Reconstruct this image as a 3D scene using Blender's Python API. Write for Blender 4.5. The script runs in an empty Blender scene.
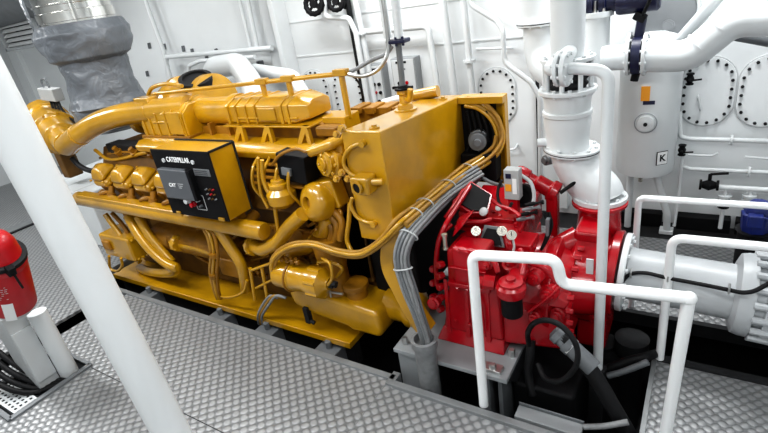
import bpy, bmesh, math, random
from mathutils import Vector, Matrix, noise
random.seed(7)
PI = math.pi
scene = bpy.context.scene
COL = scene.collection

# ------------------------------------------------------------------ camera
FPX = 494.0
XA = (.84454, .10252, -.52559); YA = (.51398, -.43060, .74189); DN = (.15026, .89670, .41635)
H = 2.6

def P(px, py, **k):
    """point of the room where the sight line of a photo pixel meets a plane X=, Y= or Z="""
    c = (px - 384, py - 216.5, FPX)
    d = [sum(a * b for a, b in zip(XA, c)), sum(a * b for a, b in zip(YA, c)), -sum(a * b for a, b in zip(DN, c))]
    (a, v), = k.items()
    i = 'XYZ'.index(a)
    o = (0, 0, H)
    t = (v - o[i]) / d[i]
    return Vector([o[j] + t * d[j] for j in range(3)])

cam = bpy.data.cameras.new('camera'); camo = bpy.data.objects.new('camera', cam); COL.objects.link(camo)
cam.sensor_width = 36; cam.lens = 36 * FPX / 768; cam.clip_start = .05; cam.clip_end = 100
r_ = Vector((XA[0], YA[0], -DN[0])); u_ = -Vector((XA[1], YA[1], -DN[1])); b_ = -Vector((XA[2], YA[2], -DN[2]))
M = Matrix((r_, u_, b_)).transposed().to_4x4(); M.translation = (0, 0, H)
camo.matrix_world = M
scene.camera = camo

# ------------------------------------------------------------------ materials
def nt(name):
    m = bpy.data.materials.new(name); m.use_nodes = True
    n = m.node_tree.nodes; l = m.node_tree.links
    b = n['Principled BSDF']
    return m, n, l, b

def paint(name, col, rough=.4, metal=0, var=.12, nscale=3.0, dirt=0, bump=0, bscale=60, coat=0, spec=None, bdist=.01):
    m, n, l, b = nt(name)
    tc = n.new('ShaderNodeTexCoord')
    no = n.new('ShaderNodeTexNoise'); no.inputs['Scale'].default_value = nscale; no.inputs['Detail'].default_value = 5
    geo = n.new('ShaderNodeNewGeometry')
    l.new(geo.outputs['Position'], no.inputs['Vector'])
    mr = n.new('ShaderNodeMapRange'); mr.inputs['From Min'].default_value = .3; mr.inputs['From Max'].default_value = .7
    mr.inputs['To Min'].default_value = 1 - var; mr.inputs['To Max'].default_value = 1 + var * .6
    l.new(no.outputs['Fac'], mr.inputs['Value'])
    mx = n.new('ShaderNodeVectorMath'); mx.operation = 'SCALE'
    mx.inputs[0].default_value = col[:3]
    l.new(mr.outputs['Result'], mx.inputs['Scale'])
    l.new(mx.outputs['Vector'], b.inputs['Base Color'])
    b.inputs['Roughness'].default_value = rough; b.inputs['Metallic'].default_value = metal
    if spec is not None: b.inputs['Specular IOR Level'].default_value = spec
    if coat: b.inputs['Coat Weight'].default_value = coat; b.inputs['Coat Roughness'].default_value = .15
    if bump:
        n2 = n.new('ShaderNodeTexNoise'); n2.inputs['Scale'].default_value = bscale; n2.inputs['Detail'].default_value = 3
        l.new(geo.outputs['Position'], n2.inputs['Vector'])
        bp = n.new('ShaderNodeBump'); bp.inputs['Strength'].default_value = bump; bp.inputs['Distance'].default_value = bdist
        if bdist > .02: n2.inputs['Distortion'].default_value = 1.2
        l.new(n2.outputs['Fac'], bp.inputs['Height']); l.new(bp.outputs['Normal'], b.inputs['Normal'])
    return m

def tread(name, cell, lo, hi, seam=0, rough=.38):
    """checker plate: short raised bars, turned by a quarter from cell to cell"""
    m, n, l, b = nt(name)
    geo = n.new('ShaderNodeNewGeometry'); sp = n.new('ShaderNodeSeparateXYZ'); l.new(geo.outputs['Position'], sp.inputs[0])
    def mt(op, a, c=None, d=None):
        q = n.new('ShaderNodeMath'); q.operation = op
        for i, v in enumerate((a, c, d)):
            if v is None: continue
            if isinstance(v, (int, float)): q.inputs[i].default_value = v
            else: l.new(v, q.inputs[i])
        return q.outputs[0]
    x, y = sp.outputs['X'], sp.outputs['Y']
    k = 1 / (cell * math.sqrt(2))
    u = mt('MULTIPLY', mt('ADD', x, y), k); v = mt('MULTIPLY', mt('SUBTRACT', x, y), k)
    fu, fv = mt('FLOOR', u), mt('FLOOR', v)
    par = mt('FLOORED_MODULO', mt('ADD', fu, fv), 2.0)
    a = mt('SUBTRACT', mt('SUBTRACT', u, fu), .5); c = mt('SUBTRACT', mt('SUBTRACT', v, fv), .5)
    ip = mt('SUBTRACT', 1.0, par)
    L = mt('ADD', mt('MULTIPLY', a, ip), mt('MULTIPLY', c, par))
    W = mt('ADD', mt('MULTIPLY', c, ip), mt('MULTIPLY', a, par))
    d = mt('ADD', mt('POWER', mt('MULTIPLY', mt('ABSOLUTE', L), 1 / .62), 2.0), mt('POWER', mt('MULTIPLY', mt('ABSOLUTE', W), 1 / .50), 2.0))
    h = n.new('ShaderNodeMapRange'); h.interpolation_type = 'SMOOTHSTEP'
    h.inputs['From Min'].default_value = 1.0; h.inputs['From Max'].default_value = .0
    l.new(d, h.inputs['Value'])
    no = n.new('ShaderNodeTexNoise'); no.inputs['Scale'].default_value = 1.7; no.inputs['Detail'].default_value = 6
    l.new(geo.outputs['Position'], no.inputs['Vector'])
    f = mt('MULTIPLY', h.outputs['Result'], mt('MULTIPLY_ADD', no.outputs['Fac'], .7, .55))
    mix = n.new('ShaderNodeMix'); mix.data_type = 'RGBA'
    mix.inputs['A'].default_value = (*lo, 1); mix.inputs['B'].default_value = (*hi, 1)
    l.new(f, mix.inputs['Factor'])
    l.new(mix.outputs['Result'], b.inputs['Base Color'])
    b.inputs['Metallic'].default_value = .3; b.inputs['Roughness'].default_value = rough
    bp = n.new('ShaderNodeBump'); bp.inputs['Strength'].default_value = .6; bp.inputs['Distance'].default_value = .008
    l.new(h.outputs['Result'], bp.inputs['Height']); l.new(bp.outputs['Normal'], b.inputs['Normal'])
    return m

MAT = dict(
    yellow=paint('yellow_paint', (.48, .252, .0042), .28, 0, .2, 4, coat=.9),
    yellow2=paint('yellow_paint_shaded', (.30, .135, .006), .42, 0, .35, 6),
    gold=paint('gold_hose', (.36, .19, .025), .45, 0, .25, 15),
    red=paint('red_paint', (.40, .0022, .010), .26, 0, .2, 5, coat=.3),
    red2=paint('extinguisher_red', (.42, .006, .012), .35, 0, .12, 8, coat=.2),
    white=paint('white_paint', (.66, .685, .695), .35, 0, .05, 2, coat=.1),
    wall=paint('wall_paint', (.76, .785, .795), .40, 0, .07, .9, bump=.06, bscale=5),
    wall_grey=paint('wall_grey_paint', (.55, .57, .58), .5, 0, .06, 1),
    rail=paint('rail_white', (.86, .875, .88), .3, 0, .03, 2, coat=.1),
    pipegrey=paint('pipe_white_matt', (.44, .46, .475), .4, 0, .08, 3),
    offwhite=paint('offwhite', (.50, .515, .52), .5, 0, .08, 4),
    grey=paint('grey_paint', (.30, .315, .325), .4, .1, .1, 4),
    midgrey=paint('mid_grey', (.17, .18, .19), .45, .2, .15, 6),
    cable=paint('grey_cable', (.22, .225, .23), .5, 0, .2, 20),
    steel=paint('bare_steel', (.55, .55, .54), .3, .9, .15, 8),
    chrome=paint('chrome', (.78, .77, .74), .12, 1.0, .05, 8),
    black=paint('black_paint', (.006, .006, .007), .6, 0, .2, 8, spec=.2),
    rubber=paint('black_rubber', (.008, .008, .009), .6, 0, .2, 20, spec=.3),
    dark=paint('bilge_dark', (.010, .010, .011), .7, 0, .4, 3),
    dark2=paint('dark_metal', (.018, .0185, .02), .6, 0, .3, 6, spec=.25),
    navy=paint('navy_paint', (.004, .006, .036), .4, 0, .15, 8),
    blue=paint('blue_paint', (.007, .018, .14), .45, 0, .25, 8),
    jacket=paint('insulation_cloth', (.15, .165, .185), .40, 0, .25, 3, bump=.6, bscale=4.5, bdist=.06),
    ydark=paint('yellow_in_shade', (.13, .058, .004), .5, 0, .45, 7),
    paper=paint('paper_white', (.85, .86, .86), .5, 0, .02, 4),
    sticker=paint('sticker_orange', (.80, .33, .02), .5, 0, .05, 4),
    brass=paint('gauge_rim', (.65, .62, .55), .25, .8, .05, 4),
    tread=tread('checker_plate', .060, (.19, .195, .20), (.39, .395, .40)),
    tread2=tread('checker_plate_fine', .050, (.20, .205, .21), (.34, .345, .35)),
    plate=paint('floor_plate_grey', (.25, .26, .265), .5, .3, .2, 5),
    lamp=None,
)
def emis(name, col, s):
    m, n, l, b = nt(name)
    b.inputs['Emission Color'].default_value = (*col, 1); b.inputs['Emission Strength'].default_value = s
    return m
MAT['lamp'] = emis('lamp_diffuser', (1, 1, 1), 4)

# ------------------------------------------------------------------ mesh builder
WLOC = {}
def basis(d):
    d = Vector(d).normalized()
    a = Vector((0, 0, 1)) if abs(d.z) < .9 else Vector((1, 0, 0))
    x = a.cross(d).normalized(); y = d.cross(x)
    return x, y, d

def fillet(pts, rad, n=6):
    pts = [Vector(p) for p in pts]
    if rad <= 0 or len(pts) < 3: return pts
    out = [pts[0]]
    for i in range(1, len(pts) - 1):
        p0, p, p1 = pts[i - 1], pts[i], pts[i + 1]
        a, c = (p0 - p), (p1 - p)
        la, lc = a.length, c.length
        if la < 1e-6 or lc < 1e-6: continue
        a /= la; c /= lc
        ang = a.angle(c)
        if ang > 3.05: out.append(p); continue
        t = min(rad / math.tan(ang / 2), la * .49, lc * .49)
        s, e = p + a * t, p + c * t
        for k in range(n + 1):
            w = k / n
            out.append((1 - w) ** 2 * s + 2 * w * (1 - w) * p + w * w * e)
    out.append(pts[-1])
    return out

def smooth_path(pts, n=6):
    pts = [Vector(p) for p in pts]
    q = [pts[0] * 2 - pts[1]] + pts + [pts[-1] * 2 - pts[-2]]
    out = []
    for i in range(1, len(q) - 2):
        a, b, c, d = q[i - 1:i + 3]
        for k in range(n):
            t = k / n
            out.append(.5 * ((2 * b) + (c - a) * t + (2 * a - 5 * b + 4 * c - d) * t * t + (3 * b - a - 3 * c + d) * t ** 3))
    out.append(pts[-1])
    return out

class MB:
    def __init__(s): s.bm = bmesh.new()
    def face(s, vs):
        try: return s.bm.faces.new(vs)
        except ValueError: return None
    def box(s, lo, hi, rot=None, piv=None):
        x0, y0, z0 = lo; x1, y1, z1 = hi
        c = [Vector(p) for p in ((x0, y0, z0), (x1, y0, z0), (x1, y1, z0), (x0, y1, z0), (x0, y0, z1), (x1, y0, z1), (x1, y1, z1), (x0, y1, z1))]
        if rot is not None:
            pv = Vector(piv) if piv is not None else (Vector(lo) + Vector(hi)) / 2
            c = [pv + rot @ (p - pv) for p in c]
        return s.hexa(c)
    def hexa(s, c):
        v = [s.bm.verts.new(p) for p in c]
        for f in ((0, 3, 2, 1), (4, 5, 6, 7), (0, 1, 5, 4), (1, 2, 6, 5), (2, 3, 7, 6), (3, 0, 4, 7)): s.face([v[i] for i in f])
        return s
    def prism(s, poly, d):
        """polygon of 3D points pushed along d"""
        d = Vector(d)
        a = [s.bm.verts.new(Vector(p)) for p in poly]; b = [s.bm.verts.new(Vector(p) + d) for p in poly]
        n = len(poly)
        s.face(a[::-1]); s.face(b)
        for i in range(n): s.face([a[i], a[(i + 1) % n], b[(i + 1) % n], b[i]])
        return s
    def lathe(s, o, d, prof, seg=24, sx=1, sy=1, rnd=None, xdir=None):
        """rings (t along axis, radius) about axis d from o"""
        x, y, z = basis(d)
        if xdir is not None:
            x = Vector(xdir).normalized(); y = z.cross(x)
        o = Vector(o); rings = []
        for t, r in prof:
            ring = []
            for k in range(seg):
                a = 2 * PI * k / seg
                rr = r * (1 + (rnd(t, a) if rnd else 0))
                ring.append(s.bm.verts.new(o + z * t + x * (math.cos(a) * rr * sx) + y * (math.sin(a) * rr * sy)))
            rings.append(ring)
        for i in range(len(rings) - 1):
            for k in range(seg):
                s.face([rings[i][k], rings[i][(k + 1) % seg], rings[i + 1][(k + 1) % seg], rings[i + 1][k]])
        s.face(rings[0][::-1]); s.face(rings[-1])
        return s
    def cyl(s, p0, p1, r, r1=None, seg=16, bev=0):
        p0, p1 = Vector(p0), Vector(p1); d = p1 - p0; L = d.length
        r1 = r if r1 is None else r1
        pr = [(0, r), (L, r1)] if not bev else [(0, r - bev), (bev, r), (L - bev, r1), (L, r1 - bev)]
        return s.lathe(p0, d, pr, seg)
    def tube(s, pts, r, seg=10, fr=0, n=6, close=True):
        pts = fillet(pts, fr, n) if fr else [Vector(p) for p in pts]
        P_ = [pts[0]]
        for p in pts[1:]:
            if (p - P_[-1]).length > 1e-5: P_.append(p)
        pts = P_
        t0 = (pts[1] - pts[0]).normalized(); x, y, _ = basis(t0); rings = []
        for i, p in enumerate(pts):
            t = (pts[min(i + 1, len(pts) - 1)] - pts[max(i - 1, 0)]).normalized()
            q = t0.rotation_difference(t); x = q @ x; y = q @ y; t0 = t
            rr = r(i / (len(pts) - 1)) if callable(r) else r
            rings.append([s.bm.verts.new(p + x * math.cos(2 * PI * k / seg) * rr + y * math.sin(2 * PI * k / seg) * rr) for k in range(seg)])
        for i in range(len(rings) - 1):
            for k in range(seg):
                s.face([rings[i][k], rings[i][(k + 1) % seg], rings[i + 1][(k + 1) % seg], rings[i + 1][k]])
        if close: s.face(rings[0][::-1]); s.face(rings[-1])
        return s
    def ball(s, c, r, sc=(1, 1, 1), seg=14):
        prof = [(-math.cos(PI * (i / 8)), math.sin(PI * i / 8)) for i in range(9)]
        prof[0] = (-1, .02); prof[-1] = (1, .02)
        c = Vector(c); rings = []
        for t, q in prof:
            rings.append([s.bm.verts.new(c + Vector((math.cos(2 * PI * k / seg) * q * r * sc[0], math.sin(2 * PI * k / seg) * q * r * sc[1], t * r * sc[2]))) for k in range(seg)])
        for i in range(8):
            for k in range(seg): s.face([rings[i][k], rings[i][(k + 1) % seg], rings[i + 1][(k + 1) % seg], rings[i + 1][k]])
        s.face(rings[0][::-1]); s.face(rings[-1])
        return s
    def flange(s, c, d, r, t, nb=8, br=.012, seg=28, both=True):
        """disc with bolt heads about its rim (bolts are small)"""
        c = Vector(c); x, y, z = basis(d)
        s.lathe(c - z * t / 2, z, [(0, r - .003), (.003, r), (t - .003, r), (t, r - .003)], seg)
        for k in range(nb):
            a = 2 * PI * (k + .5) / nb
            q = c + (x * math.cos(a) + y * math.sin(a)) * (r * .86)
            s.lathe(q - z * (t / 2 + br * (1.0 if both else 0)), z, [(0, br), (t + br * (2.0 if both else 1), br)], 6)
        return s
    def build(s, name, mat, parent=None, bevel=0, label=None, kind=None, smooth=38, subsurf=0, bseg=2):
        bmesh.ops.recalc_face_normals(s.bm, faces=s.bm.faces)
        co = [v.co for v in s.bm.verts]
        lo = Vector([min(c[i] for c in co) for i in range(3)]); hi = Vector([max(c[i] for c in co) for i in range(3)])
        c = (lo + hi) / 2; c.z = lo.z
        for v in s.bm.verts: v.co -= c
        me = bpy.data.meshes.new(name); s.bm.to_mesh(me); s.bm.free()
        for p in me.polygons: p.use_smooth = True
        me.set_sharp_from_angle(angle=math.radians(smooth))
        me.materials.append(MAT[mat] if isinstance(mat, str) else mat)
        o = bpy.data.objects.new(name, me); COL.objects.link(o)
        if parent is not None:
            o.parent = parent; o.location = c - WLOC[parent]
        else: o.location = c
        WLOC[o] = c
        if bevel:
            b = o.modifiers.new('bevel', 'BEVEL'); b.width = bevel; b.segments = bseg; b.limit_method = 'ANGLE'; b.angle_limit = math.radians(40); b.harden_normals = True
        if subsurf:
            q = o.modifiers.new('sub', 'SUBSURF'); q.levels = subsurf; q.render_levels = subsurf
        if label: o['label'] = label
        if kind: o['kind'] = kind
        return o

def tag(o, label, cat, group=None):
    o['label'] = label; o['category'] = cat
    if group: o['group'] = group
    return o
def thing(name, label, cat, loc, group=None):
    o = bpy.data.objects.new(name, None); COL.objects.link(o); o.location = loc; o.empty_display_size = .1
    WLOC[o] = Vector(loc)
    return tag(o, label, cat, group)
def struct(o): o['kind'] = 'structure'; return o
def copies(src, parent, spots):
    """further copies of a part under the same thing"""
    for p in spots:
        o = src.copy(); COL.objects.link(o); o.parent = parent; o.location = Vector(p) - WLOC[parent]; WLOC[o] = Vector(p)
def bolt_parts(parent, centers, d, r, h, mat, name='bolt'):
    x, y, z = basis(d)
    c0 = Vector(centers[0])
    m = MB(); m.lathe(c0, z, [(0, r), (h * .85, r), (h, r * .8)], 6)
    o = m.build(name, mat, parent)
    off = WLOC[o] - c0
    copies(o, parent, [Vector(c) + off for c in centers[1:]])
def text_mesh(txt, size, origin, xdir, ydir, mat, name, parent, depth=.003, align='CENTER', sx=1.0):
    cu = bpy.data.curves.new(name, 'FONT'); cu.body = txt; cu.size = size; cu.align_x = align; cu.align_y = 'CENTER'; cu.extrude = depth / 2; cu.offset = size * .018
    t = bpy.data.objects.new(name, cu); COL.objects.link(t)
    bpy.context.view_layer.update()
    dg = bpy.context.evaluated_depsgraph_get()
    me = bpy.data.meshes.new_from_object(t.evaluated_get(dg))
    bpy.data.objects.remove(t)
    x = Vector(xdir).normalized(); y = Vector(ydir).normalized(); z = x.cross(y)
    for v in me.vertices: v.co = x * v.co.x * sx + y * v.co.y + z * v.co.z
    me.name = name; me.materials.clear(); me.materials.append(MAT[mat])
    o = bpy.data.objects.new(name, me); COL.objects.link(o)
    if parent is not None: o.parent = parent; o.location = Vector(origin) - WLOC[parent]
    else: o.location = origin
    WLOC[o] = Vector(origin)
    return o
def pipe(name, label, pts, r, mat='white', cat='pipe', fr=None, seg=12, flanges=(), group=None, n=6):
    """one pipe run; flanges = (index, fraction, radius)"""
    pts = [Vector(p) for p in pts]
    fr = r * 2.2 if fr is None else fr
    if not flanges:
        o = MB().tube(pts, r, seg, fr, n).build(name, mat); return tag(o, label, cat, group)
    t = thing(name, label, cat, pts[0], group)
    MB().tube(pts, r, seg, fr, n).build('tube', mat, t)
    for i, f, R in flanges:
        a, b = pts[i], pts[i + 1]
        MB().flange(a + (b - a) * f, b - a, R, R * .42, 6, R * .13, 20).build('flange', mat, t)
    return t
# ------------------------------------------------------------------ the setting
WB = 5.25
def slab(name, x0, x1, y0, y1, z0, z1, mat, bevel=0):
    return struct(MB().box((x0, y0, z0), (x1, y1, z1)).build(name, mat, bevel=bevel))
slab('wall_back', -12.6, 3.0, WB, WB + .1, -1.0, 3.9, 'wall')
slab('wall_left', -12.7, -12.6, -2.6, WB + .1, -1.0, 3.9, 'wall_grey')
slab('wall_right', 3.0, 3.1, -2.6, WB + .1, -1.0, 3.9, 'wall')
slab('wall_front', -12.7, 3.1, -2.7, -2.6, -1.0, 3.9, 'wall')
slab('ceiling', -12.7, 3.1, -2.7, WB + .1, 3.9, 4.0, 'wall')
slab('floor', -12.6, 3.0, -2.6, WB, -1.0, -.9, 'dark')
T = -.03
# checker plates (the deck), with the engine pit, the recess at left and the gearbox pit left open
slab('floor', -12.6, -5.15, -2.6, .70, T, 0, 'tread')
slab('floor', -5.15, -.55, -2.6, .70, T, 0, 'tread')
slab('floor', -12.6, -5.42, .70, 2.2, T, 0, 'tread')
slab('floor', -5.15, -4.96, .70, 2.2, T, 0, 'tread')
slab('floor', -4.96, -4.33, 1.32, 2.2, T, 0, 'tread')
slab('floor', -4.33, -1.70, .70, 2.22, T, 0, 'tread')
slab('floor', -1.70, -.55, .70, 2.15, T, 0, 'tread')
slab('floor', -.12, 3.0, -2.6, 3.10, T, 0, 'tread2')
slab('floor', -12.6, -5.95, 2.2, WB, T, 0, 'tread')
slab('floor', -5.95, 3.0, 3.58, 4.86, T, 0, 'tread2')
slab('floor', -5.95, 3.0, 4.86, WB, T - .02, -.01, 'dark')  # black strip standing in for the shaded open gap at the bulkhead
# edge bars round the openings
def bar(x0, x1, y0, y1, mat='plate', z0=-.09, z1=.02): slab('trim', x0, x1, y0, y1, z0, z1, mat, .003)
k = [0]
def trim(x0, x1, y0, y1, mat='plate', z0=-.09, z1=.018):
    k[0] += 1
    slab('trim_%d' % k[0], x0, x1, y0, y1, z0, z1, mat, .003)
trim(-5.95, -1.72, 2.20, 2.25)
trim(-1.76, -1.70, 2.15, 2.28)
trim(-1.70, -.55, 2.14, 2.19, z0=-.12, z1=.03)
trim(-.60, -.55, -2.0, 2.14)
trim(-.13, -.10, -2.0, 3.10)
trim(-.13, 3.0, 3.07, 3.13, 'dark2')
trim(-5.95, 3.0, 3.55, 3.60, 'dark2')
trim(-5.98, -5.93, 2.2, 3.6)
trim(-4.36, -4.31, .68, 1.34, 'midgrey', -.2, .02)
trim(-4.96, -4.33, .66, .70, 'midgrey', -.2, .02)
trim(-4.96, -4.33, 1.32, 1.35, 'midgrey', -.2, .02)
trim(-9.35, -9.0, .2, WB, 'plate', -.03, .015)
trim(-9.05, -8.98, .2, WB, 'dark2', -.03, .02)
slab('trim_45', -4.3, -.56, 1.317, 1.323, 0, .0015, 'dark2')
slab('trim_46', -1.76, -1.754, 1.323, 2.15, 0, .0015, 'plate')
slab('trim_47', -12.5, -5.43, 1.317, 1.323, 0, .0015, 'dark2')
# wall seams and frames on the bulkhead
trim(-12.6, -12.2, WB - .10, WB, 'wall', 0, 3.9)
# stiffener web standing on the bulkhead (bright edge)
m = MB(); a = P(268, 0, Y=5.1).x
m.box((-4.78, 5.0, 1.2), (-4.70, WB, 3.9)); struct(m.build('trim_30', 'white', bevel=.01))
m = MB(); m.box((-5.05, 5.12, 1.7), (-4.78, WB, 3.9)); struct(m.build('trim_31', 'wall_grey', bevel=.01))
for i, (x0, x1, z) in enumerate(((-4.7, -1.2, 1.93), (-4.7, -1.35, 2.36), (-1.2, 3.0, 2.25))):
    m = MB(); m.box((x0, WB - .012, z), (x1, WB, z + .015)); struct(m.build('trim_%d' % (32 + i), 'wall'))
# vertical seam left of the middle white pipe stack
m = MB(); m.box((P(536, 130, Y=5.2).x, WB - .03, .1), (P(536, 130, Y=5.2).x + .03, WB, 2.3)); struct(m.build('trim_36', 'dark2'))
m = MB(); m.box((-1.27, WB - .12, .1), (-1.17, WB, 3.9)); struct(m.build('trim_37', 'wall'))
# ------------------------------------------------------------------ foreground things
cx, cy = -2.44, .965
A_ = P(172, 433, Y=cy); B_ = P(50, 203, Y=cy); dcol = (B_ - A_).normalized()
foot = A_ - dcol * (A_.z / dcol.z); Lc = 3.9 / dcol.z
m = MB(); m.lathe(foot, dcol, [(0, .098), (Lc, .098)], 48)
tag(m.build('support_column', 'wall'), 'thick round white pillar standing on the checker plate in the left foreground', 'column')

# handrails
def handrail(name, label, runs, r, loc, mats='rail', feet=()):
    t = thing(name, label, 'handrail', loc)
    for nm, pts, fr in runs: MB().tube(pts, r, 16, fr, 8).build(nm, mats, t)
    if 'stepped' in label: MB().ball((.03, 2.343, 1.04), .036).build('elbow', mats, t)
    for f in feet: MB().lathe(f, (0, 0, 1), [(0, r * 1.9), (.008, r * 1.9), (.012, r * 1.2)], 20).build('foot_plate', mats, t)
    return t
handrail('handrail', 'white tubular handrail with a stepped top rail in front of the red gearbox',
    [('top_rail', [(-1.035, 2.235, .015), (-1.035, 2.255, 1.155), tuple(P(556, 259.5, Y=2.265)), tuple(P(562, 284, Y=2.285)), (.035, 2.34, 1.045)], .06),
     ('post', [(.03, 2.345, 1.02), (-.0, 2.40, .0)], 0)], .031, (-1.035, 2.235, 0))
handrail('handrail', 'white handrail on the right checker plate, running off the right edge',
    [('top_rail', [(-.085, 3.085, .018), (-.085, 3.085, .965), (1.6, 3.085, .985)], .07)], .027, (-.085, 3.085, 0))
handrail('handrail', 'white handrail farthest back, behind the thick white horizontal pipe',
    [('top_rail', [(-.335, 3.66, 0), (-.335, 3.66, .955), (.55, 3.66, .965), (.55, 3.66, 0)], .05)], .023, (-.335, 3.66, 0))

# extinguisher, its casing and the pipe beside it
ex, ey = -4.40, 1.06
t = thing('fire_extinguisher', 'red fire extinguisher with domed cap, black strap and white stripe at the left edge', 'fire extinguisher', (ex, ey, .68))
R = .155
m = MB(); m.lathe((ex, ey, .74), (0, 0, 1), [(0, R - .01), (.01, R), (.45, R), (.46, R - .005)], 36); m.build('cylinder', 'red2', t)
m = MB(); m.lathe((ex, ey, 1.19), (0, 0, 1), [(0, R + .004), (.03, R + .004), (.05, R - .012), (.20, R - .04), (.25, R - .065), (.275, R - .10), (.285, .02)], 36); m.build('domed_cap', 'red2', t)
m = MB(); m.lathe((ex, ey, 1.245), (0, 0, 1), [(0, R + .003), (.004, R + .010), (.036, R + .010), (.04, R + .003)], 36)
sd = Vector((.80, -.60, 0)); sn = Vector((.60, .80, 0))
c0 = Vector((ex, ey, 1.26)) + sd.lerp(sn, .35).normalized() * (R + .012)
st = m.build('strap', 'rubber', t)
MB().tube(smooth_path([c0 + Vector((0, 0, .02)), c0 + Vector((.02, .01, -.02)), c0 + Vector((.035, .02, -.09)), c0 + Vector((.05, .03, -.16))]), .008, 8).build('strap_tail', 'rubber', st)
MB().box(c0 + Vector((-.02, -.02, -.03)), c0 + Vector((.03, .03, .04))).build('buckle', 'black', st, bevel=.004)
def arc_label(a0, a1, z0, z1, rr, name, mat):
    m = MB(); n = 8; vs = []
    for i in range(n + 1):
        a = a0 + (a1 - a0) * i / n
        d = Vector((math.cos(a), math.sin(a), 0))
        vs.append([Vector((ex, ey, z0)) + d * rr, Vector((ex, ey, z1)) + d * rr])
    pts = [[m.bm.verts.new(p) for p in v] for v in vs]
    for i in range(n): m.face([pts[i][0], pts[i + 1][0], pts[i + 1][1], pts[i][1]])
    return m.build(name, mat, t)
arc_label(-.80, -.36, .725, .92, R + .004, 'white_stripe', 'paper')
m = MB()
for i in range(7):
    for j in range(5):
        a = -1.05 + j * .14 + (.03 if i % 2 else 0)
        if random.random() < .25: continue
        d = Vector((math.cos(a), math.sin(a), 0)); tg = Vector((-d.y, d.x, 0))
        q = Vector((ex, ey, .97 + i * .021)) + d * (R + .003)
        w = random.uniform(.005, .010)
        m.hexa([q - tg * w, q + tg * w, q + tg * w + d * .001, q - tg * w + d * .001, q - tg * w + Vector((0, 0, .006)), q + tg * w + Vector((0, 0, .006)), q + tg * w + d * .001 + Vector((0, 0, .006)), q - tg * w + d * .001 + Vector((0, 0, .006))])
m.build('print_lines', 'offwhite', t)
m = MB(); m.lathe((ex, ey, .70), (0, 0, 1), [(0, R - .02), (.04, R - .012)], 36); m.build('base_ring', 'offwhite', t)

bp_ = P(13, 303, Y=1.06); ax_ = (P(-3, 250, Y=1.06) - bp_).normalized()
t.rotation_mode = 'QUATERNION'; t.rotation_quaternion = Vector((0, 0, 1)).rotation_difference(ax_)
t.location = bp_ - ax_ * .06

t = thing('equipment_pedestal', 'light grey box pedestal under the red extinguisher, standing in the floor recess', 'pedestal', (-4.66, 1.06, -.3))
m = MB(); m.box((-4.80, .98, -.9), (-4.50, 1.14, .70)); m.build('casing', 'offwhite', t, bevel=.012)
m = MB(); m.box((-4.505, .985, .05), (-4.485, 1.135, .55)); m.build('side_plate', 'wall_grey', t, bevel=.004)
pipe('vent_pipe', 'pale grey upright pipe below the extinguisher going down into the floor recess', [(-4.475, 1.21, -.9), (-4.475, 1.21, .63)], .072, 'white', seg=28)
for i in range(4):
    o = -.03 * i
    pts = smooth_path([(-5.1, .80 + .05 * i, .18 + .05 * i), (-4.75, .83 + .05 * i, .05 + .03 * i), (-4.55, .93 + .05 * i, -.03), (-4.42, 1.08 + .03 * i, -.06), (-4.40, 1.12 + .03 * i, -.4)])
    tag(MB().tube(pts, .024, 10).build('power_cable', 'rubber'), 'thick black cable curving down into the floor recess under the extinguisher', 'cable', 'black cables in the left floor recess')
t = thing('cable_tray', 'white perforated cable tray in the left floor recess', 'cable tray', (-4.66, .84, -.12))
m = MB(); rot = Matrix.Rotation(.0, 3, 'Z')
nx, ny = 9, 4
X0, X1, Y0, Y1, Z = -4.94, -4.40, .74, .92, -.04
gx, gy = (X1 - X0) / (nx * 2 + 1), (Y1 - Y0) / (ny * 2 + 1)
for j in range(ny + 1): m.box((X0, Y0 + 2 * j * gy, Z), (X1, Y0 + (2 * j + 1) * gy, Z + .004))
for i in range(nx + 1): m.box((X0 + 2 * i * gx, Y0, Z + .0005), (X0 + (2 * i + 1) * gx, Y1, Z + .0045))
m.build('perforated_base', 'white', t)
MB().box((X0, Y0 - .01, Z - .03), (X1, Y0, Z + .03)).build('side_rail', 'white', t)
m = MB(); m.box((-4.95, .72, -.34), (-4.37, 1.28, -.32)); struct(m.build('trim_40', 'dark2'))
# ------------------------------------------------------------------ things on and before the back bulkhead
WY = 5.13
def wp(pts, Y=WY): return [P(x, y, Y=Y) for x, y in pts]

def hatch(label, x, z, w=.41, h=.61, bolts=20, ring=True, group=None, dy=0):
    t = thing('manhole_cover', label, 'hatch', (x, WB, z - h / 2), group)
    def oval(k, s, cw, ch):
        # race track outline
        r = cw / 2; st = ch / 2 - r
        L = 2 * PI * r + 4 * st; q = (s % 1) * L
        if q < PI * r: a = q / r; return Vector((x + r * math.cos(a), 0, z + st + r * math.sin(a)))
        q -= PI * r
        if q < 2 * st: return Vector((x - r, 0, z + st - q))
        q -= 2 * st
        if q < PI * r: a = PI + q / r; return Vector((x + r * math.cos(a), 0, z - st + r * math.sin(a)))
        q -= PI * r
        return Vector((x + r, 0, z - st + q))
    Y0 = WB - .016 - dy
    m = MB(); m.prism([oval(0, i / 64, w, h) + Vector((0, Y0, 0)) for i in range(64)], (0, .016 + dy, 0)); m.build('cover_plate', 'wall', t, bevel=.003)
    if ring:
        m = MB(); m.tube([oval(0, i / 64, w + .012, h + .012) + Vector((0, WB - .006, 0)) for i in range(65)], .007, 6); m.build('rim', 'wall_grey', t)
    bolt_parts(t, [oval(0, i / bolts, w - .055, h - .055) + Vector((0, Y0, 0)) for i in range(bolts)], (0, -1, 0), .0135, .02, 'dark2')
    return t
h = hatch('oval bolted manhole cover just right of the white tank marked K', .005, 1.325)
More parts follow.
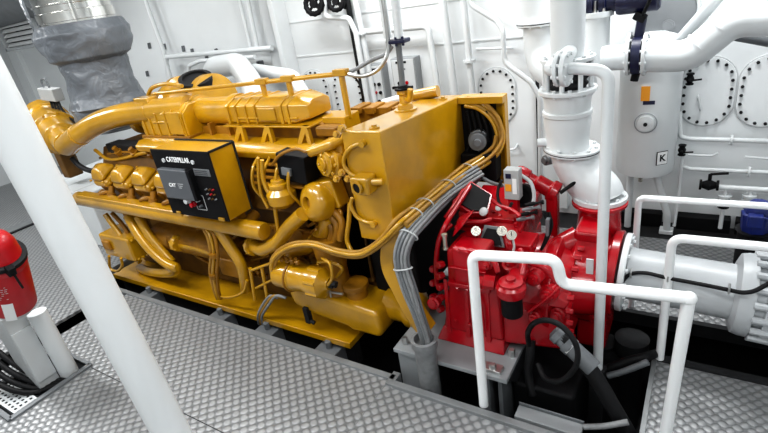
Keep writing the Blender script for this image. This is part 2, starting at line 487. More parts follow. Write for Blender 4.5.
m = MB(); m.tube(fillet([(-.06, WB - .02, 1.30), (-.06, WB - .07, 1.30), (-.03, WB - .07, 1.17), (-.03, WB - .02, 1.17)], .02), .008, 8); m.build('handle', 'wall_grey', h)
hatch('oval bolted manhole cover cut by the right edge of the photo', .435, 1.315)
hatch('oval bolted manhole cover above the yellow guard plate in the middle of the bulkhead', -1.94, 1.335)
hatch('large oval manhole cover behind the yellow intake housings, nearer the control boxes', -3.95, 1.40, .44, .66)
hatch('large oval manhole cover behind the yellow intake housings, partly behind the thin yellow rail', -4.48, 1.42, .44, .66)

# --- pipes on the bulkhead, left to right
pipe('wall_pipe', 'white pipe running down the bulkhead beside the grey exhaust jacket', wp([(134, -30), (163, 50), (172, 84)], 5.05), .035)
pipe('wall_pipe', 'white horizontal bulkhead pipe above the round white ducts, bent down at its left end', wp([(170, 96), (166, 57), (272, 48)], 5.05), .035)
pipe('wall_pipe', 'thin white pipe bent in an arch left of the round white ducts', wp([(189, 90), (189, 66), (200, 61), (255, 57)], 4.9), .030)
pipe('white_duct', 'large white elbow duct behind the yellow turbo housing', [P(212, 76, Y=4.6), P(216, 67, Y=4.5), P(238, 64, Y=4.4), P(252, 84, Y=4.2), P(256, 108, Y=4.1)], .135, cat='duct', seg=24, fr=.3)
pipe('white_duct', 'white elbow duct seen between the posts of the thin yellow rail', [P(255, 70, Y=4.7), P(293, 76, Y=4.5), P(307, 100, Y=4.3)], .08, cat='duct', seg=24, fr=.3)
pipe('wall_pipe', 'left of two parallel white pipes rising behind the yellow turbo housing', wp([(232, -30), (251, 50)], 5.1), .03)
pipe('wall_pipe', 'right of two parallel white pipes rising behind the yellow turbo housing', wp([(241, -30), (257, 47)], 5.1), .035)
m = MB(); m.box(P(261, 68, Y=5.2) - Vector((.025, .05, .10)), P(261, 68, Y=5.2) + Vector((.025, .05, .10)), Matrix.Rotation(.1, 3, 'Y')); 
tag(m.build('pipe_clamp', 'midgrey', bevel=.006), 'small dark clamp on the bulkhead left of the bright stiffener', 'clamp')
# small dark studs on the left bulkhead
for x, y in ((148, 46), (163, 47), (191, 52), (215, 52), (146, 74), (182, 49), (205, 56)):
    c = P(x, y, Y=5.2); 
    tag(MB().box(c - Vector((.010, .0, .045)), c + Vector((.010, .05, .045)), Matrix.Rotation(.2, 3, 'Y')).build('pipe_bracket', 'midgrey', bevel=.003), 'small dark bracket on the white bulkhead above the yellow turbo housing', 'bracket', 'small bulkhead brackets at left')

def handwheel(label, c, r, d, mat='black', stem=.15):
    t = thing('valve_handwheel', label, 'valve', c)
    x, y, z = basis(d); c = Vector(c)
    m = MB(); m.tube([c + (x * math.cos(a) + y * math.sin(a)) * r * (1 + .07 * (i % 2)) for i, a in enumerate([2 * PI * i / 28 for i in range(29)])], r * .30, 8); m.build('wheel_rim', mat, t)
    m = MB()
    for i in range(4):
        a = PI / 4 + i * PI / 2; m.cyl(c, c + (x * math.cos(a) + y * math.sin(a)) * r, r * .16, seg=8)
    m.lathe(c - z * .01, z, [(0, r * .45), (.04, r * .45)], 12); m.build('spokes', mat, t)
    MB().cyl(c, c - z * stem, r * .12, seg=10).build('stem', 'dark2', t)
    m = MB(); m.lathe(c - z * stem, -z, [(0, r * .3), (.03, r * .45), (.08, r * .45), (.10, r * .6), (.12, r * .6)], 16); m.build('bonnet', mat, t)
    return t
handwheel('black valve handwheel at the top edge left of the thin bent white pipe', P(314, 4, Y=4.95), .105, (.2, -1, .2))
handwheel('black valve handwheel at the top edge right of the thin bent white pipe', P(336, 2, Y=4.95), .085, (.2, -1, .2))
pipe('bent_pipe', 'thin white pipe with two bends between the black handwheels', wp([(323, -25), (325, 17), (349, 18), (356, 33), (369, 110)], 5.0), .032)
m = MB(); m.tube(wp([(343, -25), (366, 108)], 5.19), .035, 10); tag(m.build('cable_conduit', 'dark2'), 'dark narrow conduit rising behind the control boxes', 'conduit')
pipe('wall_pipe', 'white pipe standing just left of the control boxes with a small valve', wp([(350, -25), (361, 28), (376, 108)], 5.08), .036, flanges=((1, .06, .07),))
pipe('wall_pipe', 'white horizontal pipe over the control boxes turning down at its right end', wp([(362, 32), (428, 26), (439, 97)], 5.1), .036)
pipe('wall_pipe', 'white upright pipe above the middle of the yellow tank', wp([(439, -28), (455, 97)], 5.1), .042)
pipe('wall_pipe', 'white upright flanged pipe above the right end of the yellow tank', wp([(461, -28), (473, 97)], 5.1), .034, flanges=((0, .69, .07),))
pipe('wall_pipe', 'thin wavy white pipe left of the big white duct', [P(465, -12, Y=5.0), P(471, 5, Y=5.0), P(497, 21, Y=5.0), P(503, 30, Y=4.95), P(504, 62, Y=4.95), P(531, 82, Y=4.9), P(540, 98, Y=4.9), P(541, 200, Y=4.9)], .026, fr=.14, n=8)
t = thing('step_rung', 'small white step rung on the bulkhead above the middle manhole cover', 'rung', P(494, 49, Y=5.2))
MB().tube([P(477, 49, Y=WB), P(477, 49, Y=5.08), P(511, 48, Y=5.08), P(511, 48, Y=WB)], .013, 8, .03).build('bar', 'white', t)
t = thing('step_rung', 'small white step rung beside the right edge of the yellow guard plate', 'rung', P(512, 149, Y=5.2))
MB().tube([P(500, 151, Y=WB), P(500, 151, Y=5.1), P(515, 149, Y=5.1), P(517, 145, Y=WB)], .012, 8, .03).build('bar', 'white', t)

# control boxes
def ctrl_box(label, px0, py0, px1, py1, marks, Y=5.11, side=.16):
    a = P(px0, py0, Y=Y); b = P(px1, py1, Y=Y)
    x0, x1 = a.x, b.x; z1 = (a.z); z0 = (b.z)
    t = thing('control_box', label, 'control box', ((x0 + x1) / 2, Y, z0))
    MB().box((x0, Y, z0), (x1, WB, z1)).build('enclosure', 'grey_box', t, bevel=.008)
    MB().box((x0 + .015, Y - .012, z0 + .015), (x1 - .015, Y, z1 - .015)).build('door', 'wall_grey', t, bevel=.004)
    for fx, fz, w, h, mt_ in marks:
        c = Vector((x0 + (x1 - x0) * fx, Y - .012, z0 + (z1 - z0) * fz))
        if w == h:
            MB().cyl(c, c - Vector((0, .02, 0)), w, seg=14).build('push_button', mt_, t)
        else: MB().box(c - Vector((w, .004, h)), c + Vector((w, 0, h))).build('name_plate', mt_, t)
    return t
MAT['grey_box'] = paint('control_box_grey', (.30, .315, .325), .45, 0, .06, 3)
mk = [(.5, .90, .07, .012, 'black'), (.3, .58, .02, .02, 'black'), (.68, .58, .02, .02, 'black'), (.35, .40, .018, .018, 'red'), (.7, .40, .02, .02, 'black'), (.5, .2, .022, .022, 'black')]
ctrl_box('smaller left control box with black push buttons on the bulkhead behind the engine', 368, 65, 388, 110, mk)
mk2 = [(.45, .92, .07, .012, 'black'), (.45, .78, .05, .010, 'midgrey'), (.3, .5, .022, .022, 'black'), (.6, .5, .022, .022, 'red'), (.4, .3, .02, .02, 'black')]
ctrl_box('larger right control box with black push buttons, behind the yellow tank valve', 390, 59, 420, 106, mk2)

# ventilation duct top left
a, b = P(-9, 18, Y=4.2), P(42, 46, Y=4.2)
t = thing('ventilation_louvre', 'grey louvred ventilation outlet in the top left corner', 'vent', ((a.x + b.x) / 2, 4.2, b.z))
x0, x1, z0, z1 = a.x, b.x, b.z, a.z
m = MB()
fw = .05
m.box((x0, 4.2, z0), (x0 + fw, 4.5, z1)); m.box((x1 - fw, 4.2, z0), (x1, 4.5, z1)); m.box((x0, 4.2, z0), (x1, 4.5, z0 + fw)); m.box((x0, 4.2, z1 - fw), (x1, 4.5, z1))
m.build('frame', 'grey', t, bevel=.006)
MB().box((x0 + .02, 4.46, z0 + .02), (x1 - .02, 4.5, z1 - .02)).build('backing', 'dark2', t)
m = MB(); n = 6
zz = (z1 - z0 - 2 * fw) / n
for i in range(n):
    zc = z0 + fw + zz * (i + .5)
    m.box((x0 + fw, 4.23, zc - .008), (x1 - fw, 4.23 + zz * 1.0, zc + .008), Matrix.Rotation(.7, 3, 'X'))
m.build('slats', 'offwhite', t)
pipe('ventilation_duct', 'dark round steel duct above the louvred outlet in the top left corner', [P(-10, 8, Y=4.3), P(22, -4, Y=4.3) + Vector((0, 0, 0)), P(40, -10, Y=4.3)], .34, 'midgrey', 'duct', seg=28)

# grey tag box with a cable loop
c = P(51, 94, Y=3.0)
MAT['boxmid'] = paint('box_mid_grey', (.42, .43, .43), .5, 0, .06, 3)
t = thing('junction_box', 'pale grey junction box with a cable loop left of the exhaust jacket', 'junction box', c - Vector((0, 0, .12)))
MB().box(c - Vector((.17, .06, .075)), c + Vector((.17, .06, .075)), Matrix.Rotation(.08, 3, 'Y')).build('housing', 'boxmid', t, bevel=.012)
MB().tube(smooth_path([c + Vector((-.1, 0, .06)), c + Vector((-.10, 0, .16)), c + Vector((0, 0, .18)), c + Vector((.03, 0, .07))]), .012, 8).build('cable_loop', 'midgrey', t)
m = MB()
for i in range(4): m.tube(smooth_path([c + Vector((-.08 + .06 * i, 0, -.07)), c + Vector((-.05 + .07 * i, -.02, -.2)), c + Vector((.05 + .08 * i, 0, -.36))]), .014, 8)
m.build('lead', 'dark2', t)

# white box trunk on deck behind the engine's left end
t = thing('trunk_box', 'low white box on the deck between the white pillar and the yellow rocker covers', 'box', (-7.4, 3.4, 0))
MB().box((-8.1, 2.85, 0), (-6.55, 4.2, .80)).build('body', 'white', t, bevel=.02)
m = MB()
for i in range(3): m.box((-8.1 + .4 * (i + 1), 2.85, .80), (-8.1 + .4 * (i + 1) + .012, 4.2, .803))
m.build('lid_seams', 'wall_grey', t)

# --- middle white pipe stack
sx_, sy_ = -.80, 3.5
t = thing('exhaust_bellows_stack', 'thick white upright pipe with bellows and flanges bending down onto the red pump casing', 'pipe', (sx_, sy_, 1.03))
MB().lathe((sx_, sy_, 1.995), (0, 0, 1), [(0, .108), (1.9, .108)], 32).build('upper_pipe', 'white', t)
m = MB(); m.flange((sx_, sy_, 1.995), (0, 0, 1), .175, .026, 10, .013); m.build('flange', 'white', t)
m = MB(); m.lathe((sx_, sy_, 1.80), (0, 0, 1), [(0, .12)] + [(i * .02 + .01, .12 + .014 * (i % 2)) for i in range(9)] + [(.19, .12)], 28); m.build('bellows', 'dark2', t)
rod = MB().cyl((sx_ + .15, sy_, 1.80), (sx_ + .15, sy_, 1.99), .016, seg=10).build('tie_rod', 'white', t)
copies(rod, t, [WLOC[rod] + Vector((.15 * math.cos(a) - .15, .15 * math.sin(a), 0)) for a in [2 * PI * i / 8 for i in range(1, 8)]])
m = MB(); m.flange((sx_, sy_, 1.79), (0, 0, 1), .19, .028, 10, .013); m.build('flange', 'white', t)
m = MB(); m.lathe((sx_, sy_, 1.375), (0, 0, 1), [(0, .155), (.03, .145), (.12, .148), (.2, .158), (.25, .152), (.34, .152), (.40, .16)], 36); m.build('body', 'white', t)
m = MB(); m.lathe((sx_, sy_, 1.62), (0, 0, 1), [(0, .160), (.006, .166), (.03, .166), (.036, .160)], 36); m.build('body_band', 'white', t)
MB().cyl((sx_ - .13, sy_ - .05, 1.43), (sx_ - .19, sy_ - .07, 1.43), .03).build('boss', 'white', t)
m = MB(); m.flange((sx_ + .03, sy_, 1.37), (.05, 0, 1), .192, .034, 10, .014); m.build('flange', 'white', t)
m = MB(); m.lathe((sx_ + .03, sy_, 1.366), (.05, 0, 1), [(0, .193), (.006, .193)], 32); m.build('gasket', 'dark2', t)
m = MB(); pts = [(sx_ + .03, sy_, 1.36), (sx_ + .05, sy_, 1.28), (sx_ + .13, sy_ - .02, 1.16), (sx_ + .215, sy_ - .045, 1.09), (sx_ + .235, sy_ - .05, 1.04)]
m.tube(smooth_path(pts, 6), lambda f: .142 + .02 * f, 32); m.build('elbow', 'white', t)
m = MB(); m.flange((-.565, 3.45, 1.035), (0, 0, 1), .182, .032, 10, .014); m.build('flange', 'white', t)
m = MB(); m.lathe(P(541, 162, Y=3.6) + Vector((.08, .1, 0)), (-.6, -1, .1), [(0, .04), (.10, .04), (.105, .025), (.12, .025)], 16); m.build('inspection_cap', 'midgrey', t)

# the second white duct to its left
t = thing('white_duct', 'thick white upright duct with a wide flange above the red gearbox, left of the bellows', 'duct', (-1.33, 4.6, 1.6))
MB().lathe((-1.30, 4.6, 2.14), (0, 0, 1), [(0, .155), (1.75, .155)], 32).build('upper_duct', 'white', t)
m = MB(); m.flange((-1.28, 4.6, 2.125), (0, 0, 1), .20, .035, 12, .013); m.build('flange', 'white', t)
m = MB(); m.lathe((-1.28, 4.6, 2.122), (0, 0, 1), [(0, .201), (.007, .201)], 32); m.build('gasket', 'dark2', t)
MB().tube([(-1.28, 4.6, 2.12), (-1.26, 4.58, 1.78), (-.85, 4.1, 1.66)], .15, 32, .34, 12).build('duct_elbow', 'white', t)
# stand pipe (pole) in front
py_ = 2.83; px_ = (P(599, 367, Y=py_).x + P(606.5, 90, Y=py_).x) / 2
t = thing('stand_pipe', 'white upright pipe in front of the red pump casing, elbow and flange at its top', 'pipe', (px_, py_, -.6))
MB().box((px_ - .05, py_ - .03, -.9), (px_ + .05, py_ + .05, .03)).build('socket_bracket', 'dark2', t, bevel=.005)
MB().tube([(px_, py_, .03), (px_, py_, 2.035), (px_ - .16, py_ + .02, 2.05), (px_ - .21, py_ + .03, 2.05)], .032, 16, .08, 8).build('tube', 'white', t)
m = MB(); m.flange((px_ - .22, py_ + .03, 2.05), (1, -.1, 0), .095, .026, 8, .010); m.build('flange', 'white', t)
m = MB(); m.flange((px_ - .26, py_ + .04, 2.05), (1, -.1, 0), .095, .022, 8, .010); m.build('counter_flange', 'white', t)
MB().tube([(px_ - .26, py_ + .04, 2.05), (px_ - .31, py_ + .06, 2.05), (sx_ + .03, sy_ - .02, 2.05)], .045, 14, .06).build('stub', 'white', t)

# thick horizontal white pipe from the pump casing to the right
ax = lambda x: Vector((x, 3.26 - .0 * x, .545 - .05 * x))
dX = (ax(1) - ax(0)).normalized()
t = thing('cooling_water_pipe', 'thick white horizontal pipe between the red pump casing and a bolted flange at right', 'pipe', ax(-.33) - Vector((0, 0, .2)))
m = MB(); m.lathe(ax(-.335), dX, [(0, .185), (.04, .178), (.60, .178), (.64, .20), (.66, .20)], 44); m.build('tube', 'pipegrey', t)
m = MB(); m.lathe(ax(-.375), dX, [(0, .272), (.004, .275), (.034, .275), (.038, .272)], 48); m.build('flange', 'white', t)
bolt_parts(t, [ax(-.337) + Vector((0, math.cos(a), math.sin(a))) * .245 for a in [2 * PI * (i + .5) / 16 for i in range(16)]], dX, .014, .022, 'white')
m = MB(); m.lathe(ax(.265), dX, [(0, .20), (.02, .252), (.06, .262), (.10, .262), (.105, .235), (.15, .235), (.155, .265), (.20, .265), (.205, .23), (1.3, .23)], 48); m.build('coupling', 'pipegrey', t)
o = MB().cyl(ax(.36) + Vector((0, -.262, 0)), ax(.53) + Vector((0, -.262, 0)), .022, seg=8, bev=.004).build('coupling_bolt', 'pipegrey', t)
a0 = WLOC[o].copy(); N = 18
for i in range(1, N):
    a = 2 * PI * i / N
    mm = MB(); q = Vector((0, -math.cos(a), math.sin(a))) * .262
    mm.cyl(ax(.36) + q, ax(.53) + q, .022, seg=8, bev=.004); mm.build('coupling_bolt', 'pipegrey', t)
# black cable along it
pts = []
for x, y, q in ((621, 292, 3.05), (623, 281, 3.07), (631, 274, 3.08), (646, 273, 3.075), (668, 278, 3.075), (700, 284, 3.07), (729, 290, 3.0), (742, 292.5, 2.975), (754, 291, 2.975), (768, 284, 2.99), (785, 276, 3.0)):
    pts.append(P(x, y, Y=q))
t = thing('sensor_cable', 'black cable clipped along the front of the thick white horizontal pipe', 'cable', pts[0])
MB().tube(smooth_path(pts), .0125, 10).build('cord', 'rubber', t)
for i in (2, 4, 6): MB().tube([pts[i] + Vector((0, .02, .03)), pts[i] + Vector((0, -.016, .016)), pts[i] + Vector((0, -.016, -.016)), pts[i] + Vector((0, .02, -.03))], .006, 8).build('clip', 'steel', t)

# --- white tank marked K
kx, ky, kr = -.425, 4.93, .245
t = thing('pressure_tank', 'white upright tank with a K sign and round inspection port before the bulkhead', 'tank', (kx, ky, .0))
MB().lathe((kx, ky, .66), (0, 0, 1), [(0, .13), (.008, .19), (.03, .235), (.06, kr - .004), (.075, kr), (1.16, kr), (1.23, kr - .06), (1.27, .1)], 44).build('shell', 'white', t)
fd = Vector((kx, ky, 0)); vd = (Vector((0, 0, 0)) - fd); vd.z = 0; vd.normalize(); vd = Vector((vd.x * .6 + 0, vd.y, 0)).normalized(); sd2 = Vector((0, 0, 1)).cross(vd) * 1
def on_tank(px, py):
    q = P(px, py, Y=ky - kr * .9); d = Vector((q.x - kx, q.y - ky, 0)).normalized(); return Vector((kx + d.x * kr, ky + d.y * kr, q.z)), d
q, d = on_tank(646, 122)
m = MB(); m.lathe(q - d * .01, d, [(0, .085), (.02, .085), (.022, .07), (.05, .065), (.055, .03), (.06, .03)], 28); pt = m.build('inspection_port', 'white', t)
MB().cyl(q + d * .045, q + d * .062, .016).build('port_plug', 'dark2', pt)
MB().tube([q + d * .012 + (Vector((0, 0, 1)) * math.sin(a) + Vector((0, 0, 1)).cross(d) * math.cos(a)) * .086 for a in [2 * PI * i / 30 for i in range(31)]], .005, 6).build('port_ring', 'grey', pt)
q, d = on_tank(664, 159)
u3 = Vector((0, 0, 1)); s3 = u3.cross(d)
def plaque(q, d, w, h, mat, name, th=.004):
    s = Vector((0, 0, 1)).cross(d); u = Vector((0, 0, 1)); m = MB()
    m.prism([q + s * w + u * h, q - s * w + u * h, q - s * w - u * h, q + s * w - u * h], d * th); return m.build(name, mat, t)
plaque(q + d * .0, d, .050, .062, 'black', 'sign_border', .006)
plaque(q + d * .003, d, .045, .057, 'paper', 'sign', .006)
text_mesh('K', .085, q + d * .012, s3, u3, 'black', 'sign_letter', t)
q, d = on_tank(646, 93); plaque(q, d, .034, .062, 'sticker', 'orange_label')
q, d = on_tank(649, 102); plaque(q, d, .045, .016, 'navy', 'dark_label')
for a in (2.4,):
    qx = Vector((kx + math.cos(a) * .17, ky + math.sin(a) * .17 if math.sin(a) < 0 else ky + .12, 0))
    MB().cyl((qx.x, qx.y, .0), (qx.x, qx.y, .74), .032).build('leg', 'white', t)
MB().tube([P(656, 174, Y=4.88), P(667, 214, Y=4.95), Vector((P(667, 214, Y=4.95).x + .01, 5.0, .0))], .032, 14, .05).build('leg', 'white', t)
q = P(667, 222, Y=5.0); MB().box((q.x - .06, 4.95, 0), (q.x + .06, 5.06, .04)).build('leg_foot', 'white', t, bevel=.006)
MB().box((kx - .1, ky + .18, .9), (kx + .1, WB, .98)).build('wall_bracket', 'white', t)
MB().cyl((kx - .02, ky - .05, .58), (kx - .02, ky - .05, .70), .02).build('drain_nozzle', 'brass', t)

# --- big pipe with butterfly valve, top right
by = 4.45
V_ = P(637, 52, Y=by); 
t = thing('white_main_pipe', 'wide white pipe rising to the top right corner from the dark blue butterfly valve', 'pipe', V_)
pp = [P(602, 58, Y=by), P(628, 57, Y=by)]
MB().tube(pp, .10, 28).build('left_stub', 'white', t)
pp = [P(646, 57, Y=by), P(690, 56, Y=by), P(733, 20, Y=by), P(800, 18, Y=by)]
MB().tube(pp, .115, 32, .22, 10).build('bend', 'white', t)
for x in (629, 645):
    q = P(x, 54, Y=by); m = MB(); m.flange(q, (1, 0, 0), .165, .025, 10, .011); m.build('flange', 'white', t)
for f, (x, y) in ((0, (700, 46)), (1, (722, 28))):
    q = P(x, y, Y=by); dd = (P(733, 20, Y=by) - P(690, 56, Y=by)).normalized(); m = MB(); m.lathe(q - dd * .006, dd, [(0, .117), (.012, .117)], 32); m.build('weld_ring', 'white', t)
t = thing('butterfly_valve', 'dark blue butterfly valve clamped between white flanges above the K tank', 'valve', P(637, 70, Y=by))
q = P(637, 55, Y=by)
MB().lathe(q - Vector((.032, 0, 0)), (1, 0, 0), [(0, .145), (.064, .145)], 32).build('body', 'navy', t)
a, b = P(638, 38, Y=by), P(642, 16, Y=by)
MB().cyl(q + Vector((0, -.0, .10)), q + Vector((.02, 0, .27)), .035).build('neck', 'navy', t)
MB().box(q + Vector((-.04, -.04, .25)), q + Vector((.05, .04, .31)), Matrix.Rotation(.5, 3, 'Y')).build('gear_box', 'black', t, bevel=.01)
MB().tube([q + Vector((.03, -.05, .30)), q + Vector((.05, -.12, .34)), q + Vector((.09, -.13, .44))], .014, 8, .03).build('lever', 'black', t)
MB().cyl(q + Vector((0, 0, -.14)), q + Vector((-.01, 0, -.20)), .03).build('lower_stem', 'black', t)
# dark blue top valve
c = P(600, 4, Y=4.5)
t = thing('motor_valve', 'dark blue motor and valve on a white flange at the top edge', 'valve', c)
MB().lathe(P(617, 2, Y=4.5), (1, 0, .02), [(0, .09), (.02, .10), (.28, .10), (.30, .08)], 24).build('motor', 'navy', t)
MB().lathe(P(584, 4, Y=4.5), (1, 0, 0), [(0, .05), (.03, .11), (.08, .11), (.085, .06), (.12, .06), (.125, .10), (.17, .10), (.18, .08), (.24, .08)], 24).build('valve_body', 'navy', t)
MB().cyl(P(597, 14, Y=4.5) - Vector((0, 0, .02)), P(597, 14, Y=4.5) + Vector((0, 0, .02)), .125, seg=28).build('flange', 'white', t)
MB().cyl(P(597, 16, Y=4.5) - Vector((0, 0, .42)), P(597, 16, Y=4.5), .10, seg=28).build('stub_pipe', 'white', t)
m = MB()
for i in range(3): m.cyl(P(586 + 9 * i, 14, Y=4.42), P(586 + 9 * i, 1, Y=4.42), .012, seg=8)
m.build('studs', 'steel', t)
# grey drum and diagonal pipe
c = P(667, 12, Y=4.9)
MAT['drumgrey'] = paint('drum_grey', (.23, .24, .25), .4, .1, .08, 3)
t = thing('grey_drum', 'grey round drum with a small plug in its face at the top right', 'drum', c - Vector((0, 0, .2)))
MB().lathe(c, (0, 1, 0), [(0, .17), (.01, .215), (.03, .22), (.33, .22)], 40).build('shell', 'drumgrey', t)
MB().tube([c + Vector((math.cos(a) * .22, .0, math.sin(a) * .22)) for a in [2 * PI * i / 40 for i in range(41)]], .012, 8).build('rim', 'white', t)
MB().lathe(P(668, 26, Y=4.9) , (0, -1, 0), [(0, .05), (.012, .05), (.013, .035), (.02, .035)], 20).build('plug', 'drumgrey', t)
pipe('diagonal_pipe', 'white pipe slanting down leftwards in front of the grey drum', [P(728, -14, Y=4.6), P(680, 40, Y=4.75), P(676, 70, Y=5.1)], .045)
pipe('grey_bar', 'grey bar under the big white pipe at the right edge', [P(735, 34, Y=4.9), P(800, 46, Y=4.9)], .05, 'midgrey', 'beam')  # mid-grey bar filling the darker area below the pipe

# --- small pipework on the right of the bulkhead
pipe('wall_pipe', 'white flanged pipe below the bolted manhole covers at right', wp([(679, 112), (680, 137), (690, 139), (800, 142)], 5.1), .022, flanges=((2, .4, .045),))
pipe('wall_pipe', 'thin white rod below the flanged pipe, right of the small black valve', wp([(688, 155), (712, 156), (718, 153)], 5.1), .011)
pipe('wall_pipe', 'short thin white rod at the right edge level with the small black valve', wp([(745, 157), (800, 161)], 5.1), .011)
pipe('wall_pipe', 'white pipe with a flange running right from the foot of the small black valve', wp([(681, 166), (690, 169), (800, 174)], 5.08), .02, flanges=((1, .56, .045),))
pipe('thin_pipe', 'thin white pipe dropping from the small black valve beside the K tank', wp([(683, 150), (681, 168), (678, 200), (674, 226)], 5.0), .015)
def small_valve(label, px, py, Y, ori='Z', mat='black', s=1.0):
    c = P(px, py, Y=Y)
    t = thing('small_valve', label, 'valve', c - Vector((0, 0, .04)))
    d = Vector((0, 0, 1)) if ori == 'Z' else Vector((1, 0, 0))
    m = MB(); m.lathe(c - d * .05 * s, d, [(0, .032 * s), (.012 * s, .032 * s), (.014 * s, .02 * s), (.05 * s, .034 * s), (.086 * s, .02 * s), (.088 * s, .032 * s), (.10 * s, .032 * s)], 14); m.build('body', mat, t)
    n = Vector((0, -1, 0)) if ori == 'Z' else Vector((0, 0, 1))
    m = MB(); m.cyl(c, c + n * .07 * s, .010 * s, seg=8); m.tube([c + n * .07 * s, c + n * .075 * s + Vector((.09 * s, 0, .01))], .008 * s, 8); m.build('lever', mat, t)
    return t
small_valve('small black tap at the left edge of the manhole cover beside the K tank', 690, 79, 5.15)
small_valve('small black valve on a thin pipe right of the K tank', 682, 150, 5.0)
small_valve('black ball valve on the lowest bulkhead pipe at right', 709, 185, 4.98, 'X', s=1.5)
t = pipe('wall_pipe', 'lowest white bulkhead pipe at right, with two flanged branches hanging down', wp([(716, 187), (800, 192)], 4.98), .025)
for i, x in enumerate((726, 751)):
    a = P(x, 188, Y=4.98); c = P(x, 201, Y=4.98)
    tt = thing('drain_branch', ('left' if i == 0 else 'right') + ' of two white flanged drain branches with black collars under the lowest bulkhead pipe', 'pipe', c)
    MB().cyl(a, (a.x, a.y, c.z - .28), .018).build('tube', 'white', tt)
    MB().lathe((a.x, a.y, c.z - .02), (0, 0, 1), [(0, .03), (.01, .055), (.03, .055), (.032, .035), (.06, .035), (.062, .055), (.08, .055)], 18).build('flange', 'white', tt)
    MB().lathe((a.x, a.y, c.z - .065), (0, 0, 1), [(0, .045), (.04, .045)], 18).build('collar', 'black', tt)
# blue motor at right edge
c = P(757, 217, Y=3.95)
t = thing('blue_pump_motor', 'blue pump motor at the right edge behind the white handrails', 'motor', c - Vector((0, 0, .45)))
MB().lathe(c - Vector((0, 0, .10)), (0, 0, 1), [(0, .085), (.13, .095), (.14, .08), (.19, .075), (.22, .05), (.225, .01)], 24, rnd=lambda t_, a: .04 * (1 if int(a * 8 / PI) % 2 else -1)).build('motor', 'blue', t)
MB().box(c + Vector((-.06, -.13, -.03)), c + Vector((.03, -.06, .06))).build('terminal_box', 'blue', t, bevel=.01)
MB().lathe((c.x, c.y, 0), (0, 0, 1), [(0, .14), (.06, .14), (.10, .09), (c.z - .12, .10), (c.z - .10, .12)], 24).build('pump_base', 'black', t)
# black cable boxes along the foot of the bulkhead
for lab, x0, x1 in (('black box low against the bulkhead left of the K tank leg', -.95, -.25), ('black box low against the bulkhead right of the K tank leg', -.12, .32), ('black box low against the bulkhead under the drain branches', .36, 1.2)):
    m = MB(); m.box((x0, 5.12, -.01), (x1, 5.24, .13)); tag(m.build('cable_box', 'black', bevel=.006), lab, 'box')
t = thing('grey_valve_body', 'grey cast fitting on the deck beside the red pump flange', 'fitting', P(612, 232, Z=0))
c = P(612, 232, Z=0)
MB().lathe((c.x, c.y, 0), (0, 0, 1), [(0, .07), (.02, .07), (.03, .04), (.15, .05), (.16, .07), (.19, .07)], 18).build('body', 'grey', t)
# ------------------------------------------------------------------ the yellow engine
E_ = thing('marine_diesel_engine', 'large yellow marine diesel engine on a yellow bed plate', 'engine', (-3.9, 3.1, -.05))
Y, YD = 'yellow', 'yellow2'
def ep(name, m, mat=Y, bevel=0, parent=None, **kw): return m.build(name, mat, parent or E_, bevel, **kw)
def ept(name, px, r, Y=2.45, mat='yellow', parent=None, fr=None, seg=10, smooth=True):
    """small engine pipe: list of (photo x, photo y[, depth plane])"""
    pts = [P(p[0], p[1], Y=p[2] if len(p) > 2 else Y) for p in px]
    m = MB(); m.tube(smooth_path(pts, 5) if smooth else pts, r, seg, 0 if smooth else (fr or r * 2.5)); return m.build(name, mat, parent or E_)

# bed plate and rails
m = MB(); m.box((-5.80, 2.43, -.06), (-2.28, 3.8, .0)); ep('bed_plate', m, bevel=.006)
m = MB(); m.box((-5.80, 2.50, -.30), (-2.30, 2.58, -.06)); ep('bed_rail', m, 'dark2')
m = MB()
for x in (-5.2, -4.0, -3.35, -2.62):
    m = MB(); m.box((x, 2.34, -.32), (x + .22, 2.50, -.10)); m.cyl((x + .11, 2.42, -.12), (x + .11, 2.42, -.03), .03); ep('engine_mount', m, 'midgrey', .008)

# crankcase, V block
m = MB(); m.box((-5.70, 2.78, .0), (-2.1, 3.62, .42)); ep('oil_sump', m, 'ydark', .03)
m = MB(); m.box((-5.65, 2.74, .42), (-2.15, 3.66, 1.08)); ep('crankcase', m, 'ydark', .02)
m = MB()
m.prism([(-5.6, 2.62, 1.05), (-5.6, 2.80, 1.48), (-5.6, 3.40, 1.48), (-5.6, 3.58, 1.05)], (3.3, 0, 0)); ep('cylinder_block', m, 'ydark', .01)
# crankcase covers, each bolted
for i in range(6):
    x = -5.38 + .52 * i
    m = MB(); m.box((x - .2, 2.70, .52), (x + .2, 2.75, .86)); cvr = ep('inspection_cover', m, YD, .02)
    ang = [(sx * .17, sz * .14) for sx in (-1, 0, 1) for sz in (-1, 1)]
    bolt_parts(cvr, [Vector((x + a, 2.70, .69 + b)) for a, b in ang], (0, -1, 0), .014, .014, YD)
# long coolant rail
m = MB(); m.lathe((-5.90, 2.45, .985), (1, 0, -.012), [(0, .03), (.02, .06), (.06, .078), (2.94, .078), (2.955, .07), (2.96, .05)], 24, sy=1.0); ep('coolant_rail', m)
m = MB(); m.box((-5.75, 2.385, 1.005), (-3.9, 2.50, 1.055), Matrix.Rotation(.012, 3, 'Y')); ep('rail_cap_strip', m, Y, .01)
for i in range(7):
    m = MB(); m.lathe((-5.62 + .40 * i, 2.45, .93), (0, 1, .35), [(0, .05), (.2, .05)], 12); ep('rail_branch', m, YD)
